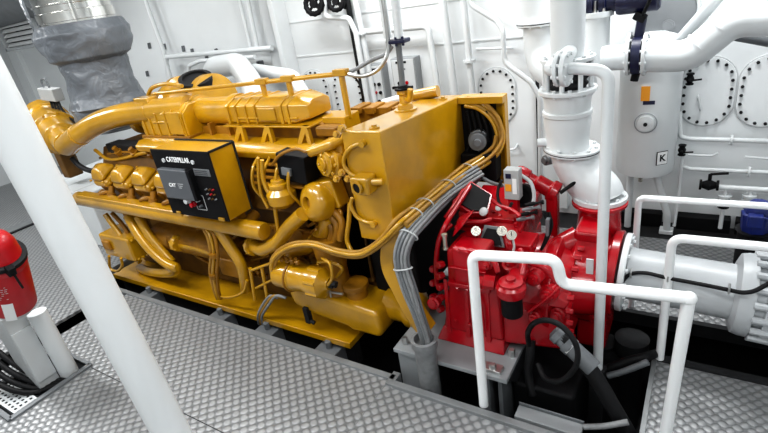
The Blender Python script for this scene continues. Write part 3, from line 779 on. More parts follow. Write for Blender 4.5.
# heads + rocker covers
for i in range(6):
    x = -5.36 + .37 * i
    q = Matrix.Rotation(math.radians(28), 3, 'X'); pv = Vector((x, 2.66, 1.13))
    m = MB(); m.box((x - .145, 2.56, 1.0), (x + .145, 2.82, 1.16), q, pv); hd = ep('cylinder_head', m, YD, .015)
    m = MB()
    lo = [(-.125, -.13), (.125, -.13), (.125, .12), (-.125, .12)]
    hi = [(-.07, -.065), (.07, -.065), (.07, .06), (-.07, .06)]
    c = [pv + q @ Vector((a, b, .05)) for a, b in lo] + [pv + q @ Vector((a, b, .15)) for a, b in lo]
    m.hexa(c)
    c = [pv + q @ Vector((a, b, .15)) for a, b in lo] + [pv + q @ Vector((a, b, .26)) for a, b in hi]
    m.hexa(c); rc = ep('rocker_cover', m, Y, .045, bseg=4)
    bolt_parts(rc, [pv + q @ Vector((a, b, .15)) for a, b in ((-.118, -.12), (.118, -.12), (.118, .11), (-.118, .11))] + [pv + q @ Vector((0, 0, .255))], q @ Vector((0, 0, 1)), .013, .016, Y)
    m = MB(); m.tube(smooth_path([pv + q @ Vector((-.05, -.17, -.02)), pv + q @ Vector((-.02, -.20, .03)), pv + q @ Vector((.06, -.17, .04)), pv + q @ Vector((.1, -.14, .0))]), .02, 8); ep('water_jumper', m, YD)
    m = MB(); m.lathe((x + .12, 2.50, 1.02), (0, .35, .9), [(0, .045), (.05, .045), (.055, .03), (.13, .03)], 12); ep('elbow_stub', m, YD)
# dark pipework between covers and shelf
for i in range(5):
    ept('fuel_line', [(100 + 4 * i, 158 - 2 * i), (122 + 3 * i, 152 + i), (150, 157 + 2 * i), (175, 163 + i)], .014, 2.78, 'dark2' if i % 2 else YD)
ept('fuel_line', [(95, 150), (112, 160), (150, 152), (172, 155)], .02, 2.75, Y)
m = MB(); m.box((-5.5, 2.78, 1.42), (-4.3, 2.95, 1.52)); ep('valley_plate', m, 'dark2', .01)
for x in (-5.25, -4.95, -4.66, -4.4):
    m = MB(); m.lathe((x, 2.78, 1.42), (0, -.5, .8), [(0, .045), (.05, .045), (.052, .028), (.10, .028)], 12); ep('injector_cap', m, YD)
# long shelf (air gallery)
m = MB(); m.prism([(-4.70, 2.66, 1.50), (-4.70, 2.64, 1.56), (-4.70, 2.70, 1.605), (-4.70, 3.05, 1.61), (-4.70, 3.05, 1.5)], (2.25, 0, 0)); ep('air_gallery', m, Y, .015, bseg=3)
for i in range(9):
    x = -3.12 + .085 * i
    ept('leak_off_pipe', [], .01) if False else None
for i in range(4):
    z = 1.45 - .05 * i
    m = MB(); m.tube([(-3.1, 2.68 - .02 * i, z), (-2.5, 2.68 - .02 * i, z)], .016, 8); ep('injection_line', m, YD)
for i in range(4): m = MB(); m.tube(smooth_path([(-3.02 + .13 * i, 2.66, 1.52), (-3.0 + .13 * i, 2.55, 1.45), (-3.03 + .13 * i, 2.54, 1.3), (-3.0 + .13 * i, 2.6, 1.15)]), .013, 8); ep('injection_line', m, Y)
# intake housings: octagonal, ribbed
def housing(x0, x1, yc, zc, ry, rz, ribs, name, taper0=0, taper1=0, parent=None):
    ch = .55
    def sec(x, k=1.0):
        y, z = ry * k, rz * k
        return [Vector((x, yc - y, zc - z * .85)), Vector((x, yc - y, zc + z * ch)), Vector((x, yc - y * ch, zc + z)), Vector((x, yc + y * ch, zc + z)), Vector((x, yc + y, zc + z * ch)), Vector((x, yc + y, zc - z * .85)), Vector((x, yc + y * .85, zc - z)), Vector((x, yc - y * .85, zc - z))]
    m = MB()
    secs = ([(x0, taper0), (x0 + .05, 1)] if taper0 else [(x0, 1)]) + ([(x1 - .12, 1), (x1, taper1)] if taper1 else [(x1, 1)])
    rings = [[m.bm.verts.new(p) for p in sec(x, k)] for x, k in secs]
    for a, b in zip(rings, rings[1:]):
        for i in range(8): m.face([a[i], a[(i + 1) % 8], b[(i + 1) % 8], b[i]])
    m.face(rings[0][::-1]); m.face(rings[-1])
    h = ep(name, m, Y, .012, parent)
    for x, w in ribs:
        m = MB(); m.prism(sec(x - w / 2, 1.07), (w, 0, 0)); ep('rib', m, Y, .006, h)
    return h
h = housing(-3.50, -2.60, 3.05, 1.83, .20, .10, [(-3.46, .03), (-3.36, .02), (-3.24, .02), (-3.13, .02), (-2.84, .035), (-2.77, .03)], 'intake_housing', .9, .70)
m = MB(); m.box((-3.10, 2.835, 1.76), (-2.90, 2.86, 1.87)); ep('cover_plate', m, Y, .01, h)
m = MB(); m.box((-3.38, 2.84, 1.775), (-3.1, 2.86, 1.79)); m.box((-2.8, 2.84, 1.775), (-2.68, 2.86, 1.79)); ep('web', m, Y, .004, h)
m = MB(); m.box((-3.50, 2.79, 1.72), (-2.52, 3.25, 1.735)); ep('mount_flange', m, Y, .004)
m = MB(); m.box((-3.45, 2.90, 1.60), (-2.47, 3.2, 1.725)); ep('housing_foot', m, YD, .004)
for x in (-3.30, -2.98, -2.58):
    m = MB(); m.prism([(x - .025, 2.79, 1.735), (x + .025, 2.79, 1.735), (x + .085, 2.74, 1.57), (x + .045, 2.74, 1.57), (x, 2.785, 1.68), (x - .045, 2.74, 1.57), (x - .085, 2.74, 1.57)], (0, .04, 0)); ep('bracket', m, Y, .003)
# middle cylinder + left ribbed block
m = MB(); m.lathe((-4.10, 3.05, 1.80), (1, 0, 0), [(0, .15), (.06, .15), (.065, .125), (.52, .125), (.525, .15), (.60, .15)], 32); ep('charge_air_tube', m)
h = housing(-4.72, -4.02, 3.0, 1.76, .20, .15, [(-4.66, .03), (-4.55, .02), (-4.44, .02), (-4.30, .035), (-4.20, .02), (-4.06, .04)], 'intake_housing', 0, 0)
m = MB(); m.box((-4.52, 2.79, 1.75), (-4.1, 2.81, 1.77)); m.box((-4.25, 2.775, 1.65), (-4.05, 2.80, 1.86)); ep('cover_plate', m, Y, .006, h)
m = MB(); m.box((-4.75, 2.78, 1.60), (-4.0, 3.25, 1.63)); ep('mount_flange', m, YD, .004)
m = MB(); m.box((-4.0, 2.95, 1.60), (-3.45, 3.15, 1.68)); ep('tube_cradle', m, YD, .004)
for x in (-3.85, -3.6):
    m = MB(); m.box((x, 2.90, 1.56), (x + .03, 3.2, 1.72)); ep('cradle_rib', m, YD, .004)
# turbocharger drum
m = MB(); m.lathe((-5.12, 3.42, 1.77), (1, 0, 0), [(0, .10), (.05, .17), (.15, .25), (.25, .27), (.30, .31), (.36, .31), (.38, .27), (.72, .27), (.76, .31), (.84, .31), (.86, .22)], 36); tb = ep('turbocharger', m)
m = MB(); m.lathe((-4.42, 3.36, 1.99), (.3, -.25, 1), [(0, .17), (.08, .17), (.085, .13), (.06, .13)], 24); ep('outlet_port', m, 'dark2', 0, tb)
m = MB(); m.lathe((-5.35, 3.2, 1.70), (1, 0, 0), [(0, .16), (.02, .18), (.10, .18), (.12, .13), (.35, .12)], 28); ep('turbo_flange', m)
ept('oil_feed', [(148, 96), (152, 88), (165, 84), (182, 86)], .02, 3.0)
# large air pipe, left
pts = [P(66, 146, Y=2.62), P(78, 136, Y=2.64), P(98, 123, Y=2.72), P(122, 115, Y=2.80), P(150, 111, Y=2.88), P(190, 107, Y=2.95)]
m = MB(); m.tube(smooth_path(pts, 7), .112, 28); ap = ep('charge_air_pipe', m)
for k, w in ((1, .05), (4, .03)):
    d = (pts[k] - pts[k - 1]).normalized(); m = MB(); m.lathe(pts[k] - d * w, d, [(0, .118), (w * 2, .118)], 28); ep('hose_clamp', m, Y, .004, ap)
m = MB(); c = pts[4]; m.box(c + Vector((-.12, -.06, .08)), c + Vector((.10, .06, .14))); ep('sensor_boss', m, Y, .008, ap)
# aftercooler at the far left end
c = P(57, 126, Y=2.95)
a0_ = P(45, 119, Y=3.05); a1_ = P(68, 144, Y=2.68); ad_ = (a1_ - a0_).normalized(); aL = (a1_ - a0_).length
m = MB(); m.lathe(a0_, ad_, [(0, .16), (.02, .24), (.05, .27), (aL * .22, .27), (aL * .24, .24), (aL * .48, .24), (aL * .5, .265), (aL * .6, .265), (aL * .62, .22), (aL * .8, .19), (aL * .82, .15), (aL, .14)], 16); ac = ep('aftercooler', m, Y, .008)
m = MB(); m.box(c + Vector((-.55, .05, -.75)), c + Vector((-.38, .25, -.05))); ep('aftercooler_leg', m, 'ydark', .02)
bx_, by_, bz_ = basis(ad_)
bolt_parts(ac, [a0_ + ad_ * aL * .6 + (bx_ * math.cos(a) + by_ * math.sin(a)) * .245 for a in [i * PI / 5 for i in range(10)]], ad_, .018, .025, Y)
m = MB(); m.tube(smooth_path([P(72, 158, Y=2.7), P(80, 166, Y=2.7), P(92, 171, Y=2.65), P(98, 166, Y=2.65)]), .03, 10); ep('breather_hose', m, 'rubber')
# thin rail above the engine with posts
zr = lambda q: q
t0, t1 = P(152, 94, Y=3.0), P(346, 73, Y=3.0)
m = MB(); m.tube([t0 + Vector((0, 0, -.12)), t0, t1 + Vector((.02, 0, 0))], .018, 10, .04); rl = ep('guard_rail', m)
for x, yb in ((262, 98), (288, 100), (341, 108)):
    f = (x - 152) / (346 - 152); 
    top = t0.lerp(t1, .28 + .72 * (x - 220) / 126 if x > 220 else f)
    tt = P(x, {262: 82, 288: 79, 341: 73}[x], Y=3.0); bb = P(x + 5, yb, Y=3.0)
    m = MB(); m.cyl((tt.x, 3.0, 1.80 if x < 300 else 1.74), tt, .024, seg=12); pst = ep('guard_post', m)
    m = MB(); m.box(tt - Vector((.06, .03, .02)), tt + Vector((.06, .03, .03))); ep('post_clamp', m, Y, .006, pst)
m = MB(); m.box((-2.50, 2.92, 1.60), (-2.28, 3.12, 1.77)); ep('post_pedestal', m, Y, .01)
# far bank ledge seen behind the tank
m = MB(); m.box((-2.55, 3.35, 1.48), (-2.0, 3.55, 1.72)); ep('far_ledge', m, YD, .01)
for i in range(4): m = MB(); m.box((-2.5 + .14 * i, 3.3, 1.68), (-2.41 + .14 * i, 3.5, 1.74)); ep('far_pipe_clip', m, YD, .01)
m = MB(); m.cyl(P(384, 104, Y=3.6), P(412, 96, Y=3.62), .042, seg=20); ep('far_coolant_pipe', m, 'white')
m = MB(); m.cyl(P(411, 96.5, Y=3.62), P(438, 91, Y=3.64), .047, seg=20); ep('far_pipe_sleeve', m)

# ---- expansion tank
tx0, tx1, ty0, ty1 = -1.995, -1.690, 2.49, 3.76
m = MB()
m.hexa([(tx0, ty0, 1.0), (tx1, ty0, 1.0), (tx1, ty1, 1.0), (tx0, ty1, 1.0), (tx0, ty0, 1.80), (tx1, ty0, 1.80), (tx1, ty1, 1.715), (tx0, ty1, 1.715)])
tk = ep('expansion_tank', m, Y, .012)
m = MB()
for (x, y, z) in ((-1.78, 2.57, 1.795), (-1.76, 3.55, 1.728)): m.lathe((x, y, z), (0, 0, 1), [(0, .035), (.012, .035), (.013, .018), (.026, .018)], 16)
ep('plug', m, Y, 0, tk)
vz = 1.752
m = MB(); m.lathe((-1.87, 3.14, vz), (0, 0, 1), [(0, .085), (.018, .085), (.02, .06), (.05, .055), (.06, .04), (.12, .035), (.13, .05), (.16, .05)], 24); vv = ep('vent_valve', m, Y, 0, tk)
m = MB(); m.tube([(-1.87, 3.14, vz + .09), (-1.80, 3.10, vz + .09), (-1.78, 3.09, vz + .17)], .022, 10, .03); ep('vent_elbow', m, Y, 0, tk)
ept('level_pipe', [(364, 143), (352, 147), (345, 155), (344, 165), (351, 174), (361, 178)], .014, 2.47, parent=tk)
ept('level_pipe', [(352, 198), (351, 206), (357, 217), (366, 222), (374, 223)], .014, 2.47, parent=tk)
m = MB()
for x, y in ((364, 143), (375, 223)): 
    c = P(x, y, Y=2.49); m.cyl(c + Vector((0, .01, 0)), c - Vector((0, .035, 0)), .022)
ep('pipe_union', m, Y, 0, tk)
# level sensor on the tank
c = P(361, 186, Y=2.40)
m = MB(); m.box(c + Vector((-.07, -.03, -.06)), c + Vector((.075, .09, .065))); sb = ep('level_switch', m, Y, .02, tk)
fc = c + Vector((-.005, -.03, 0))
m = MB(); m.lathe(fc, (-.25, -1, 0), [(0, .045), (.015, .045), (.016, .034), (.006, .034)], 20); ep('switch_bezel', m, Y, 0, sb)
m = MB(); m.lathe(fc, (-.25, -1, 0), [(0, .033), (.010, .033)], 20); ep('switch_window', m, 'black', 0, sb)
m = MB(); m.cyl(c + Vector((.07, .03, .02)), c + Vector((.14, .05, .02)), .022); ep('switch_gland', m, Y, 0, sb)
# guard plate beyond the tank
m = MB(); m.box((-1.69, 3.755, .95), (-1.315, 3.78, 1.715)); gp = ep('guard_plate', m, Y, .004)
m = MB(); m.box((-1.69, 3.66, 1.66), (-1.315, 3.755, 1.715)); ep('guard_lip', m, Y, .004, gp)
m = MB(); m.box((-1.335, 3.70, .95), (-1.315, 3.755, 1.66)); ep('guard_edge', m, Y, .003, gp)
m = MB(); c = Vector((-1.55, 3.62, 1.36)); m.lathe(c + Vector((0, .1, 0)), (.3, -1, .1), [(0, .085), (.08, .085), (.085, .07), (.16, .07), (.165, .03), (.2, .03)], 20); ep('sensor_motor', m, 'midgrey', .004)
m = MB(); m.box((-1.685, 3.71, .98), (-1.40, 3.752, 1.655)); ep('shade_backing', m, 'black', .004)  # black backing standing in for the shaded inside of the guard plate
m = MB(); m.box((-1.66, 3.55, 1.05), (-1.36, 3.70, 1.28)); ep('shade_block', m, 'black', .02)  # black block, more painted shade behind the hoses
m = MB()
for i in range(5): m.tube(smooth_path([(-1.66 + .05 * i, 3.68, 1.0), (-1.64 + .05 * i, 3.60, 1.2), (-1.60 + .05 * i, 3.66, 1.40), (-1.62 + .04 * i, 3.68, 1.6)]), .012, 8)
ep('engine_loom', m, 'black')
m = MB(); m.box((-2.15, 2.75, .35), (-1.72, 3.70, 1.05)); ep('flywheel_housing', m, 'black', .03)

# ---- black module, pumps and filters at the near corner
m = MB(); m.box((-2.73, 2.56, 1.365), (-2.45, 2.72, 1.585), Matrix.Rotation(.12, 3, 'Y')); bk = ep('electronic_module', m, 'black', .012)
m = MB(); c = P(286, 172, Y=2.545); m.box(c + Vector((-.045, -.004, -.03)), c + Vector((.045, .02, .03)), Matrix.Rotation(.12, 3, 'Y')); ep('module_label', m, 'midgrey', .002, bk)
m = MB(); m.tube(smooth_path([P(272, 165, Y=2.55), P(280, 155, Y=2.53), P(295, 149, Y=2.53), P(306, 152, Y=2.55)]), .012, 8); ep('module_lead', m, YD, 0, bk)
m = MB(); m.lathe(P(325, 166, Y=2.58) + Vector((.02, .1, 0)), (-.35, -1, .15), [(0, .12), (.05, .125), (.06, .10), (.10, .10), (.105, .06), (.13, .055)], 10); fp = ep('fuel_pump', m, Y, .008)
c = P(325, 166, Y=2.50); bolt_parts(fp, [c + Vector((.075 * math.cos(a), .03, .075 * math.sin(a))) for a in [i * PI / 3 for i in range(6)]], (-.3, -1, .1), .013, .015, Y)
m = MB(); m.tube([P(310, 152, Y=2.6), P(330, 145, Y=2.62), P(345, 138, Y=2.7)], .04, 12, .05); ep('pump_outlet', m)
m = MB(); m.box(P(335, 146, Y=2.7) - Vector((.08, .05, .05)), P(335, 146, Y=2.7) + Vector((.10, .06, .05))); ep('thermostat_body', m, Y, .015)
m = MB(); c = P(331, 128, Y=2.9); m.box(c - Vector((.10, .08, .05)), c + Vector((.10, .1, .03))); ep('water_outlet', m, YD, .02)
m = MB()
for x, y in ((343, 172), (349, 178), (338, 178), (343, 128), (338, 134)):
    c = P(x, y, Y=2.52); m = MB(); m.lathe(c, (.3, -1, .2), [(0, .028), (.03, .028), (.032, .016), (.06, .016)], 6); ep('pipe_fitting', m)

# filter head
c = P(281, 192, Y=2.56)
m = MB(); m.lathe(c - Vector((0, 0, .12)), (0, 0, 1), [(0, .07), (.04, .115), (.12, .12), (.16, .08), (.17, .085), (.20, .085), (.205, .06), (.23, .06), (.235, .03), (.255, .03)], 24); ep('oil_filter_head', m, Y, .003)
# sea water pump: volute with a hub
pc = P(308, 203, Y=2.50); pd = Vector((-.30, -1, .28)).normalized()
m = MB(); m.lathe(pc + pd * -.16, pd, [(0, .12), (.02, .150), (.10, .155), (.14, .14), (.165, .105), (.175, .07), (.178, .05), (.13, .042)], 32); wp_ = ep('water_pump', m, Y, .002)
m = MB(); m.lathe(pc + pd * -.03, pd, [(0, .04), (.015, .035)], 16); ep('pump_hub', m, YD, 0, wp_)
m = MB(); m.box(pc + Vector((-.06, .10, -.10)), pc + Vector((.20, .24, .13)), Matrix.Rotation(-.2, 3, 'Y')); ep('pump_back_plate', m, Y, .02, wp_)
m = MB(); m.tube([P(303, 214, Y=2.46), P(290, 226, Y=2.46), P(277, 243, Y=2.46), P(262, 250, Y=2.46), P(250, 244, Y=2.5)], .058, 20, .07); ep('pump_suction_pipe', m)
m = MB(); m.tube([P(327, 216, Y=2.6), P(326, 232, Y=2.62), P(310, 246, Y=2.62), P(288, 252, Y=2.6)], .062, 20, .10); ep('pump_discharge_pipe', m)
m = MB(); m.flange(P(253, 246, Y=2.48), (-1, .2, -.2), .085, .03, 6, .012); ep('pipe_flange', m)
ept('drain_pipe', [(262, 160), (263, 178), (268, 192), (274, 203), (276, 215), (279, 236)], .017, 2.50)
ept('drain_pipe', [(258, 158), (259, 182), (262, 196), (268, 208)], .013, 2.50)
# alternator
ac0, ac1 = P(278, 272, Y=2.43), P(330, 284, Y=2.43)
ad = (ac1 - ac0).normalized()
m = MB(); L = (ac1 - ac0).length
m.lathe(ac0, ad, [(0, .06), (.015, .10), (.03, .118), (L * .28, .118), (L * .29, .125), (L * .36, .125), (L * .37, .118), (L * .62, .115), (L * .66, .128), (L * .9, .128), (L * .94, .10), (L * .97, .06), (L, .05)], 32); al = ep('alternator', m)
m = MB(); m.tube([ac0 + ad * L * .32 + (basis(ad)[0] * math.cos(a) + basis(ad)[1] * math.sin(a)) * .128 for a in [2 * PI * i / 30 for i in range(31)]], .010, 8); ep('clamp_band', m, YD, 0, al)
m = MB()
for a in range(7):
    an = 2 * PI * a / 7; q = (basis(ad)[0] * math.cos(an) + basis(ad)[1] * math.sin(an)) * .12
    m = MB(); m.cyl(ac0 + ad * L * .7 + q, ac0 + ad * L * .9 + q, .02, seg=8); ep('housing_lug', m, Y, 0, al)
m = MB(); c = P(290, 262, Y=2.40)
for i in range(4): m.lathe(c + Vector((-.08 + .055 * i, 0, .0)), (0, -.2, 1), [(0, .022), (.03, .022), (.035, .012), (.06, .012)], 8)
ep('terminal_posts', m, YD, 0, al)
m = MB(); m.cyl(ac1, ac1 + ad * .06, .022); m.box(ac1 + ad * .02 + Vector((-.01, -.04, -.01)), ac1 + ad * .05 + Vector((.0, .04, .01))); ep('shaft_nut', m, 'dark2', 0, al)
# oil sump casting under it
S = lambda x, y, Yq: P(x, y, Y=Yq)
top = [S(293, 281, 2.56), S(300, 291, 2.50), S(345, 297, 2.50), S(382, 304, 2.52)]
m = MB()
poly = [(-2.90, .36), (-2.86, .22), (-2.62, .16), (-2.30, .13), (-2.26, .10), (-1.98, .10), (-1.95, .20), (-1.98, .35), (-2.3, .38), (-2.7, .42)]
m.prism([(x, 2.47, z) for x, z in poly], (0, .5, 0)); ep('oil_pan', m, Y, .045, bseg=4)
m = MB(); m.lathe((-2.02, 2.72, .27), (1, .05, 0), [(0, .13), (.16, .13), (.20, .16), (.26, .16), (.30, .14), (.33, .09)], 28); ep('oil_pan_cap', m)
m = MB(); m.lathe((-2.25, 2.62, .34), (0, 0, 1), [(0, .09), (.10, .09), (.11, .11), (.15, .11), (.17, .06)], 20); ep('oil_pan_neck', m, YD, .004)
m = MB(); m.lathe((-2.42, 2.60, .40), (0, 0, 1), [(0, .12), (.2, .11), (.5, .14)], 20); ep('column_pipe', m, YD)
m = MB(); c = P(306, 318, Y=2.44); m.box(c + Vector((-.02, 0, -.06)), c + Vector((.03, .05, .1))); m.cyl(c + Vector((0, .02, -.03)), c + Vector((.07, .02, -.05)), .018); ep('drain_cock', m, 'dark2', .006)
m = MB(); c = P(330, 292, Y=2.44); m.tube([c, c + Vector((.13, 0, .01))], .010, 8); m.cyl(c + Vector((0, 0, -.05)), c + Vector((0, 0, .06)), .008); ep('drain_tee', m, 'steel')
# bolted square pump at lower left
c0, c1 = P(98, 236, Y=2.42), P(133, 262, Y=2.42)
q = Matrix.Rotation(.0, 3, 'Y')
m = MB(); m.box((c0.x, 2.42, c1.z), (c1.x + .05, 2.72, c0.z + .03)); sp_ = ep('oil_pump', m, Y, .025)
bolt_parts(sp_, [Vector((c1.x + .05, 2.47 + .05 * i, c0.z)) for i in range(5)] + [Vector((c1.x + .05, 2.47 + .05 * i, c1.z + .02)) for i in range(5)], (1, 0, 0), .016, .025, Y)
m = MB(); m.box((c0.x + .07, 2.39, c1.z + .10), (c0.x + .22, 2.425, c1.z + .22)); ep('pump_spigot', m, YD, .02, sp_)
ept('pump_loop', [(109, 256), (110, 268), (117, 271), (122, 266), (121, 258)], .016, 2.38, parent=sp_)
# S pipes and hoses on the near side
ept('oil_pipe', [(128, 216, 2.50), (139, 235, 2.46), (152, 251, 2.44), (166, 263, 2.44), (176, 268, 2.46), (172, 273, 2.5), (152, 272, 2.55), (140, 268, 2.6)], .052, 2.45)
ept('oil_pipe', [(138, 217, 2.52), (148, 233, 2.50), (160, 248, 2.50), (172, 262, 2.50)], .045, 2.5)
ept('oil_pipe', [(105, 214, 2.5), (115, 228, 2.5), (124, 240, 2.5), (130, 252, 2.5), (140, 262, 2.5)], .030, 2.5)
ept('oil_pipe', [(112, 213, 2.55), (122, 224, 2.55), (131, 238, 2.55), (138, 250, 2.55)], .024, 2.55, YD)
ept('support_tube', [(218, 228, 2.46), (229, 245, 2.46), (240, 262, 2.46), (244, 275, 2.47), (246, 290, 2.5)], .052, 2.45)
ept('cooling_pipe', [(180, 244, 2.56), (195, 247, 2.56), (212, 252, 2.56), (240, 258, 2.6)], .045, 2.56)
m = MB(); c = P(178, 243, Y=2.54); m.flange(c, (1, 0, -.1), .085, .05, 6, .014); ep('pipe_flange', m)
m = MB(); m.lathe(P(150, 235, Y=2.6), (1, 0, 0), [(0, .06), (.35, .06), (.36, .09), (.42, .09)], 18); ep('oil_cooler_body', m, YD, .004)
m = MB(); m.lathe((-4.9, 2.66, .55), (1, 0, 0), [(0, .11), (.05, .14), (1.3, .14), (1.35, .11)], 24); ep('oil_cooler', m, YD, .004)
c0, c1 = P(216, 258, Y=2.5), P(248, 284, Y=2.5)
m = MB(); m.box((c0.x, 2.5, c1.z + .03), (c1.x, 2.72, c0.z)); ep('governor_box', m, YD, .02)
for i, (dx, mt_) in enumerate(((0, Y), (4, YD), (-3, 'gold'))):
    ept('wiring_hose', [(206 + dx, 228, 2.44), (211 + dx, 238, 2.42), (214 + dx, 255, 2.41), (213 + dx, 272, 2.41), (216 + dx * .6, 290, 2.41), (219 + dx * .5, 299, 2.42)], .016, mat=mt_)
m = MB()
for y in (255, 276):
    m = MB(); c = P(214, y, Y=2.41); m.lathe(c - Vector((0, 0, .02)), (0, 0, 1), [(0, .045), (.04, .045)], 14); ep('hose_clip', m, YD)
ept('wiring_hose', [(219, 296, 2.42), (230, 297, 2.42), (243, 292, 2.42), (247, 280, 2.43)], .014)
ept('frame_strut', [(250, 268, 2.45), (255, 300, 2.45)], .016, smooth=False)
ept('frame_strut', [(262, 268, 2.45), (268, 302, 2.45)], .016, smooth=False)
ept('frame_strut', [(252, 270, 2.45), (280, 260, 2.45)], .014, smooth=False)
ept('frame_strut', [(256, 288, 2.45), (274, 279, 2.45)], .012, smooth=False)
for i in range(3): ept('wiring_hose', [(286 - 4 * i, 298, 2.45), (276 - 3 * i, 296, 2.43), (268 - 3 * i, 306, 2.42), (262 - 2 * i, 316, 2.42), (263 - 2 * i, 324, 2.45)], .013, mat='gold' if i % 2 else 'cable')
ept('wiring_hose', [(350, 203, 2.52), (349, 220, 2.5), (347, 240, 2.48), (352, 252, 2.46)], .018)
ept('wiring_hose', [(318, 262, 2.45), (330, 262, 2.44), (342, 268, 2.46), (337, 277, 2.5)], .014)
ept('wiring_hose', [(328, 285, 2.38), (332, 278, 2.36), (330, 264, 2.36), (322, 258, 2.4)], .012)
for i in range(3): ept('water_hose', [(333 - 5 * i, 210 + 3 * i, 2.6), (342 - 5 * i, 222 + 4 * i, 2.58), (340 - 6 * i, 240 + 3 * i, 2.56)], .028, mat=YD)
# random small plumbing filling the near face
rnd = random.Random(3)
for i in range(16):
    x = rnd.uniform(150, 300); y = 222 + (x - 150) * .2 + rnd.uniform(0, 30)
    yy = rnd.uniform(2.60, 2.70)
    ept('small_pipe', [(x, y, yy), (x + rnd.uniform(5, 14), y + rnd.uniform(-6, 10), yy - .05), (x + rnd.uniform(14, 30), y + rnd.uniform(0, 12), yy)], rnd.uniform(.012, .022), mat=YD)
for i in range(9):
    x = rnd.uniform(300, 345); y = rnd.uniform(185, 260); yy = rnd.uniform(2.62, 2.72)
    ept('small_pipe', [(x, y, yy), (x + rnd.uniform(3, 10), y + rnd.uniform(6, 16), yy - .05), (x + rnd.uniform(-6, 12), y + rnd.uniform(18, 34), yy)], rnd.uniform(.012, .024), mat=YD)
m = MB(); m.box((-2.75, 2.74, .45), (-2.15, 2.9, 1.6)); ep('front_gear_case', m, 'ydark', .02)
# curved yellow arm beside the grey cables
m = MB()
pth = smooth_path([P(408, 229, Y=2.46), P(392, 240, Y=2.44), P(387, 255, Y=2.42), P(389, 272, Y=2.40), P(399, 292, Y=2.38), (P(412, 316, Y=2.36)), P(424, 334, Y=2.36)], 5)
for i in range(len(pth)): pass
prev = None
for i, p in enumerate(pth):
    t_ = (pth[min(i + 1, len(pth) - 1)] - pth[max(i - 1, 0)]).normalized(); sdv = Vector((0, 1, 0)); nn = t_.cross(sdv).normalized()
    w = .055
    ring = [m.bm.verts.new(p + nn * w - sdv * .008), m.bm.verts.new(p - nn * w - sdv * .008), m.bm.verts.new(p - nn * w + sdv * .11), m.bm.verts.new(p + nn * w + sdv * .11)]
    if prev:
        for k in range(4): m.face([prev[k], prev[(k + 1) % 4], ring[(k + 1) % 4], ring[k]])
    else: m.face(ring)
    prev = ring
m.face(prev[::-1]); ep('cable_arm', m, Y, .01)

# ---- control panel hung on the near side
px0, px1, pz0, pz1, py0, py1 = -3.885, -3.15, 1.088, 1.677, 2.30, 2.56
m = MB(); m.box((px0, py0 + .012, pz0), (px1, py1, pz1)); cp = ep('control_panel', m, Y, .008)
m = MB(); m.box((px0 - .002, py0, pz0 - .002), (px1 + .002, py0 + .014, pz1 + .002)); ep('panel_face', m, 'black', .004, cp)
m = MB(); m.box((px1 - .01, py1 - .012, pz0 - .005), (px1 + .012, py1 + .004, pz1 + .005)); m.box((px0, py1 - .012, pz1 - .004), (px1, py1 + .004, pz1 + .012)); m.box((px1 - .01, py0 + .01, pz1 - .012), (px1 + .006, py1, pz1 + .006)); ep('door_seal', m, 'dark2', .002, cp)
W, Hh = px1 - px0, pz1 - pz0
def onp(fx, fz, y=py0): return Vector((px0 + W * fx, y, pz0 + Hh * fz))
def rect(fx0, fz0, fx1, fz1, th, mat, name, bev=.002, y0=py0):
    a, b = onp(fx0, fz0), onp(fx1, fz1)
    m = MB(); m.box((a.x, y0 - th, a.z), (b.x, y0, b.z)); return ep(name, m, mat, bev, cp)
cw = text_mesh('CATERPILLAR', .060, onp(.455, .865, py0 - .003), (1, 0, 0), (0, 0, 1), 'paper', 'panel_lettering', cp, sx=.80)
for fx in (.20, .71):
    m = MB(); m.cyl(onp(fx, .85), onp(fx, .85) - Vector((0, .010, 0)), .018, seg=16); ep('panel_badge', m, 'wall_grey', 0, cp)
MAT['screen'] = paint('screen_grey', (.10, .108, .118), .35, 0, .05, 4)
rect(.115, .30, .62, .75, .055, 'screen', 'display_unit', .010)
rect(.56, .30, .665, .75, .05, 'black', 'display_edge', .006)
text_mesh('CAT', .045, onp(.32, .52, py0 - .058), (1, 0, 0), (0, 0, 1), 'paper', 'display_lettering', cp)
for k in range(3): 
    a = onp(.42, .545 - .03 * k, py0 - .0555); m = MB(); m.box(a + Vector((0, -.002, 0)), a + Vector((.07 - .015 * k, 0, .004))); ep('display_print', m, 'wall_grey', 0, cp)
rect(.68, .66, .99 - .05, .76, .006, 'midgrey', 'rating_plate')
for k in range(3):
    a = onp(.70, .735 - .025 * k, py0 - .0065); m = MB(); m.box(a + Vector((0, -.001, -.002)), a + Vector((.15, 0, .002))); ep('plate_print', m, 'dark2', 0, cp)
m = MB(); a, b = onp(.52, .13, py0 - .003), onp(.69, .36, py0 - .003)
for x0, z0, x1, z1 in ((a.x, a.z, b.x, a.z + .005), (a.x, b.z - .005, b.x, b.z), (a.x, a.z, a.x + .005, b.z), (b.x - .005, a.z, b.x, b.z)): m.box((x0, py0 - .003, z0), (x1, py0, z1))
ep('switch_outline', m, 'wall_grey', 0, cp)
def knob(fx, fz, r, mat, h=.03, name='push_button'):
    m = MB(); q = onp(fx, fz); m.lathe(q, (0, -1, 0), [(0, r), (h * .4, r), (h * .5, r * .8), (h, r * .75)], 16); return ep(name, m, mat, 0, cp)
knob(.50, .215, .025, 'red', .045); knob(.43, .27, .03, 'wall_grey', .05, 'key_switch'); knob(.60, .28, .012, 'wall_grey'); knob(.62, .20, .012, 'midgrey')
for i, mt_ in enumerate(('midgrey', 'ydark', 'red2')): knob(.80 + .055 * i, .47, .008, mt_, .02, 'indicator_lamp')
for i, mt_ in enumerate(('midgrey', 'red2', 'ydark')): knob(.80 + .055 * i, .40, .008, mt_, .02, 'indicator_lamp')
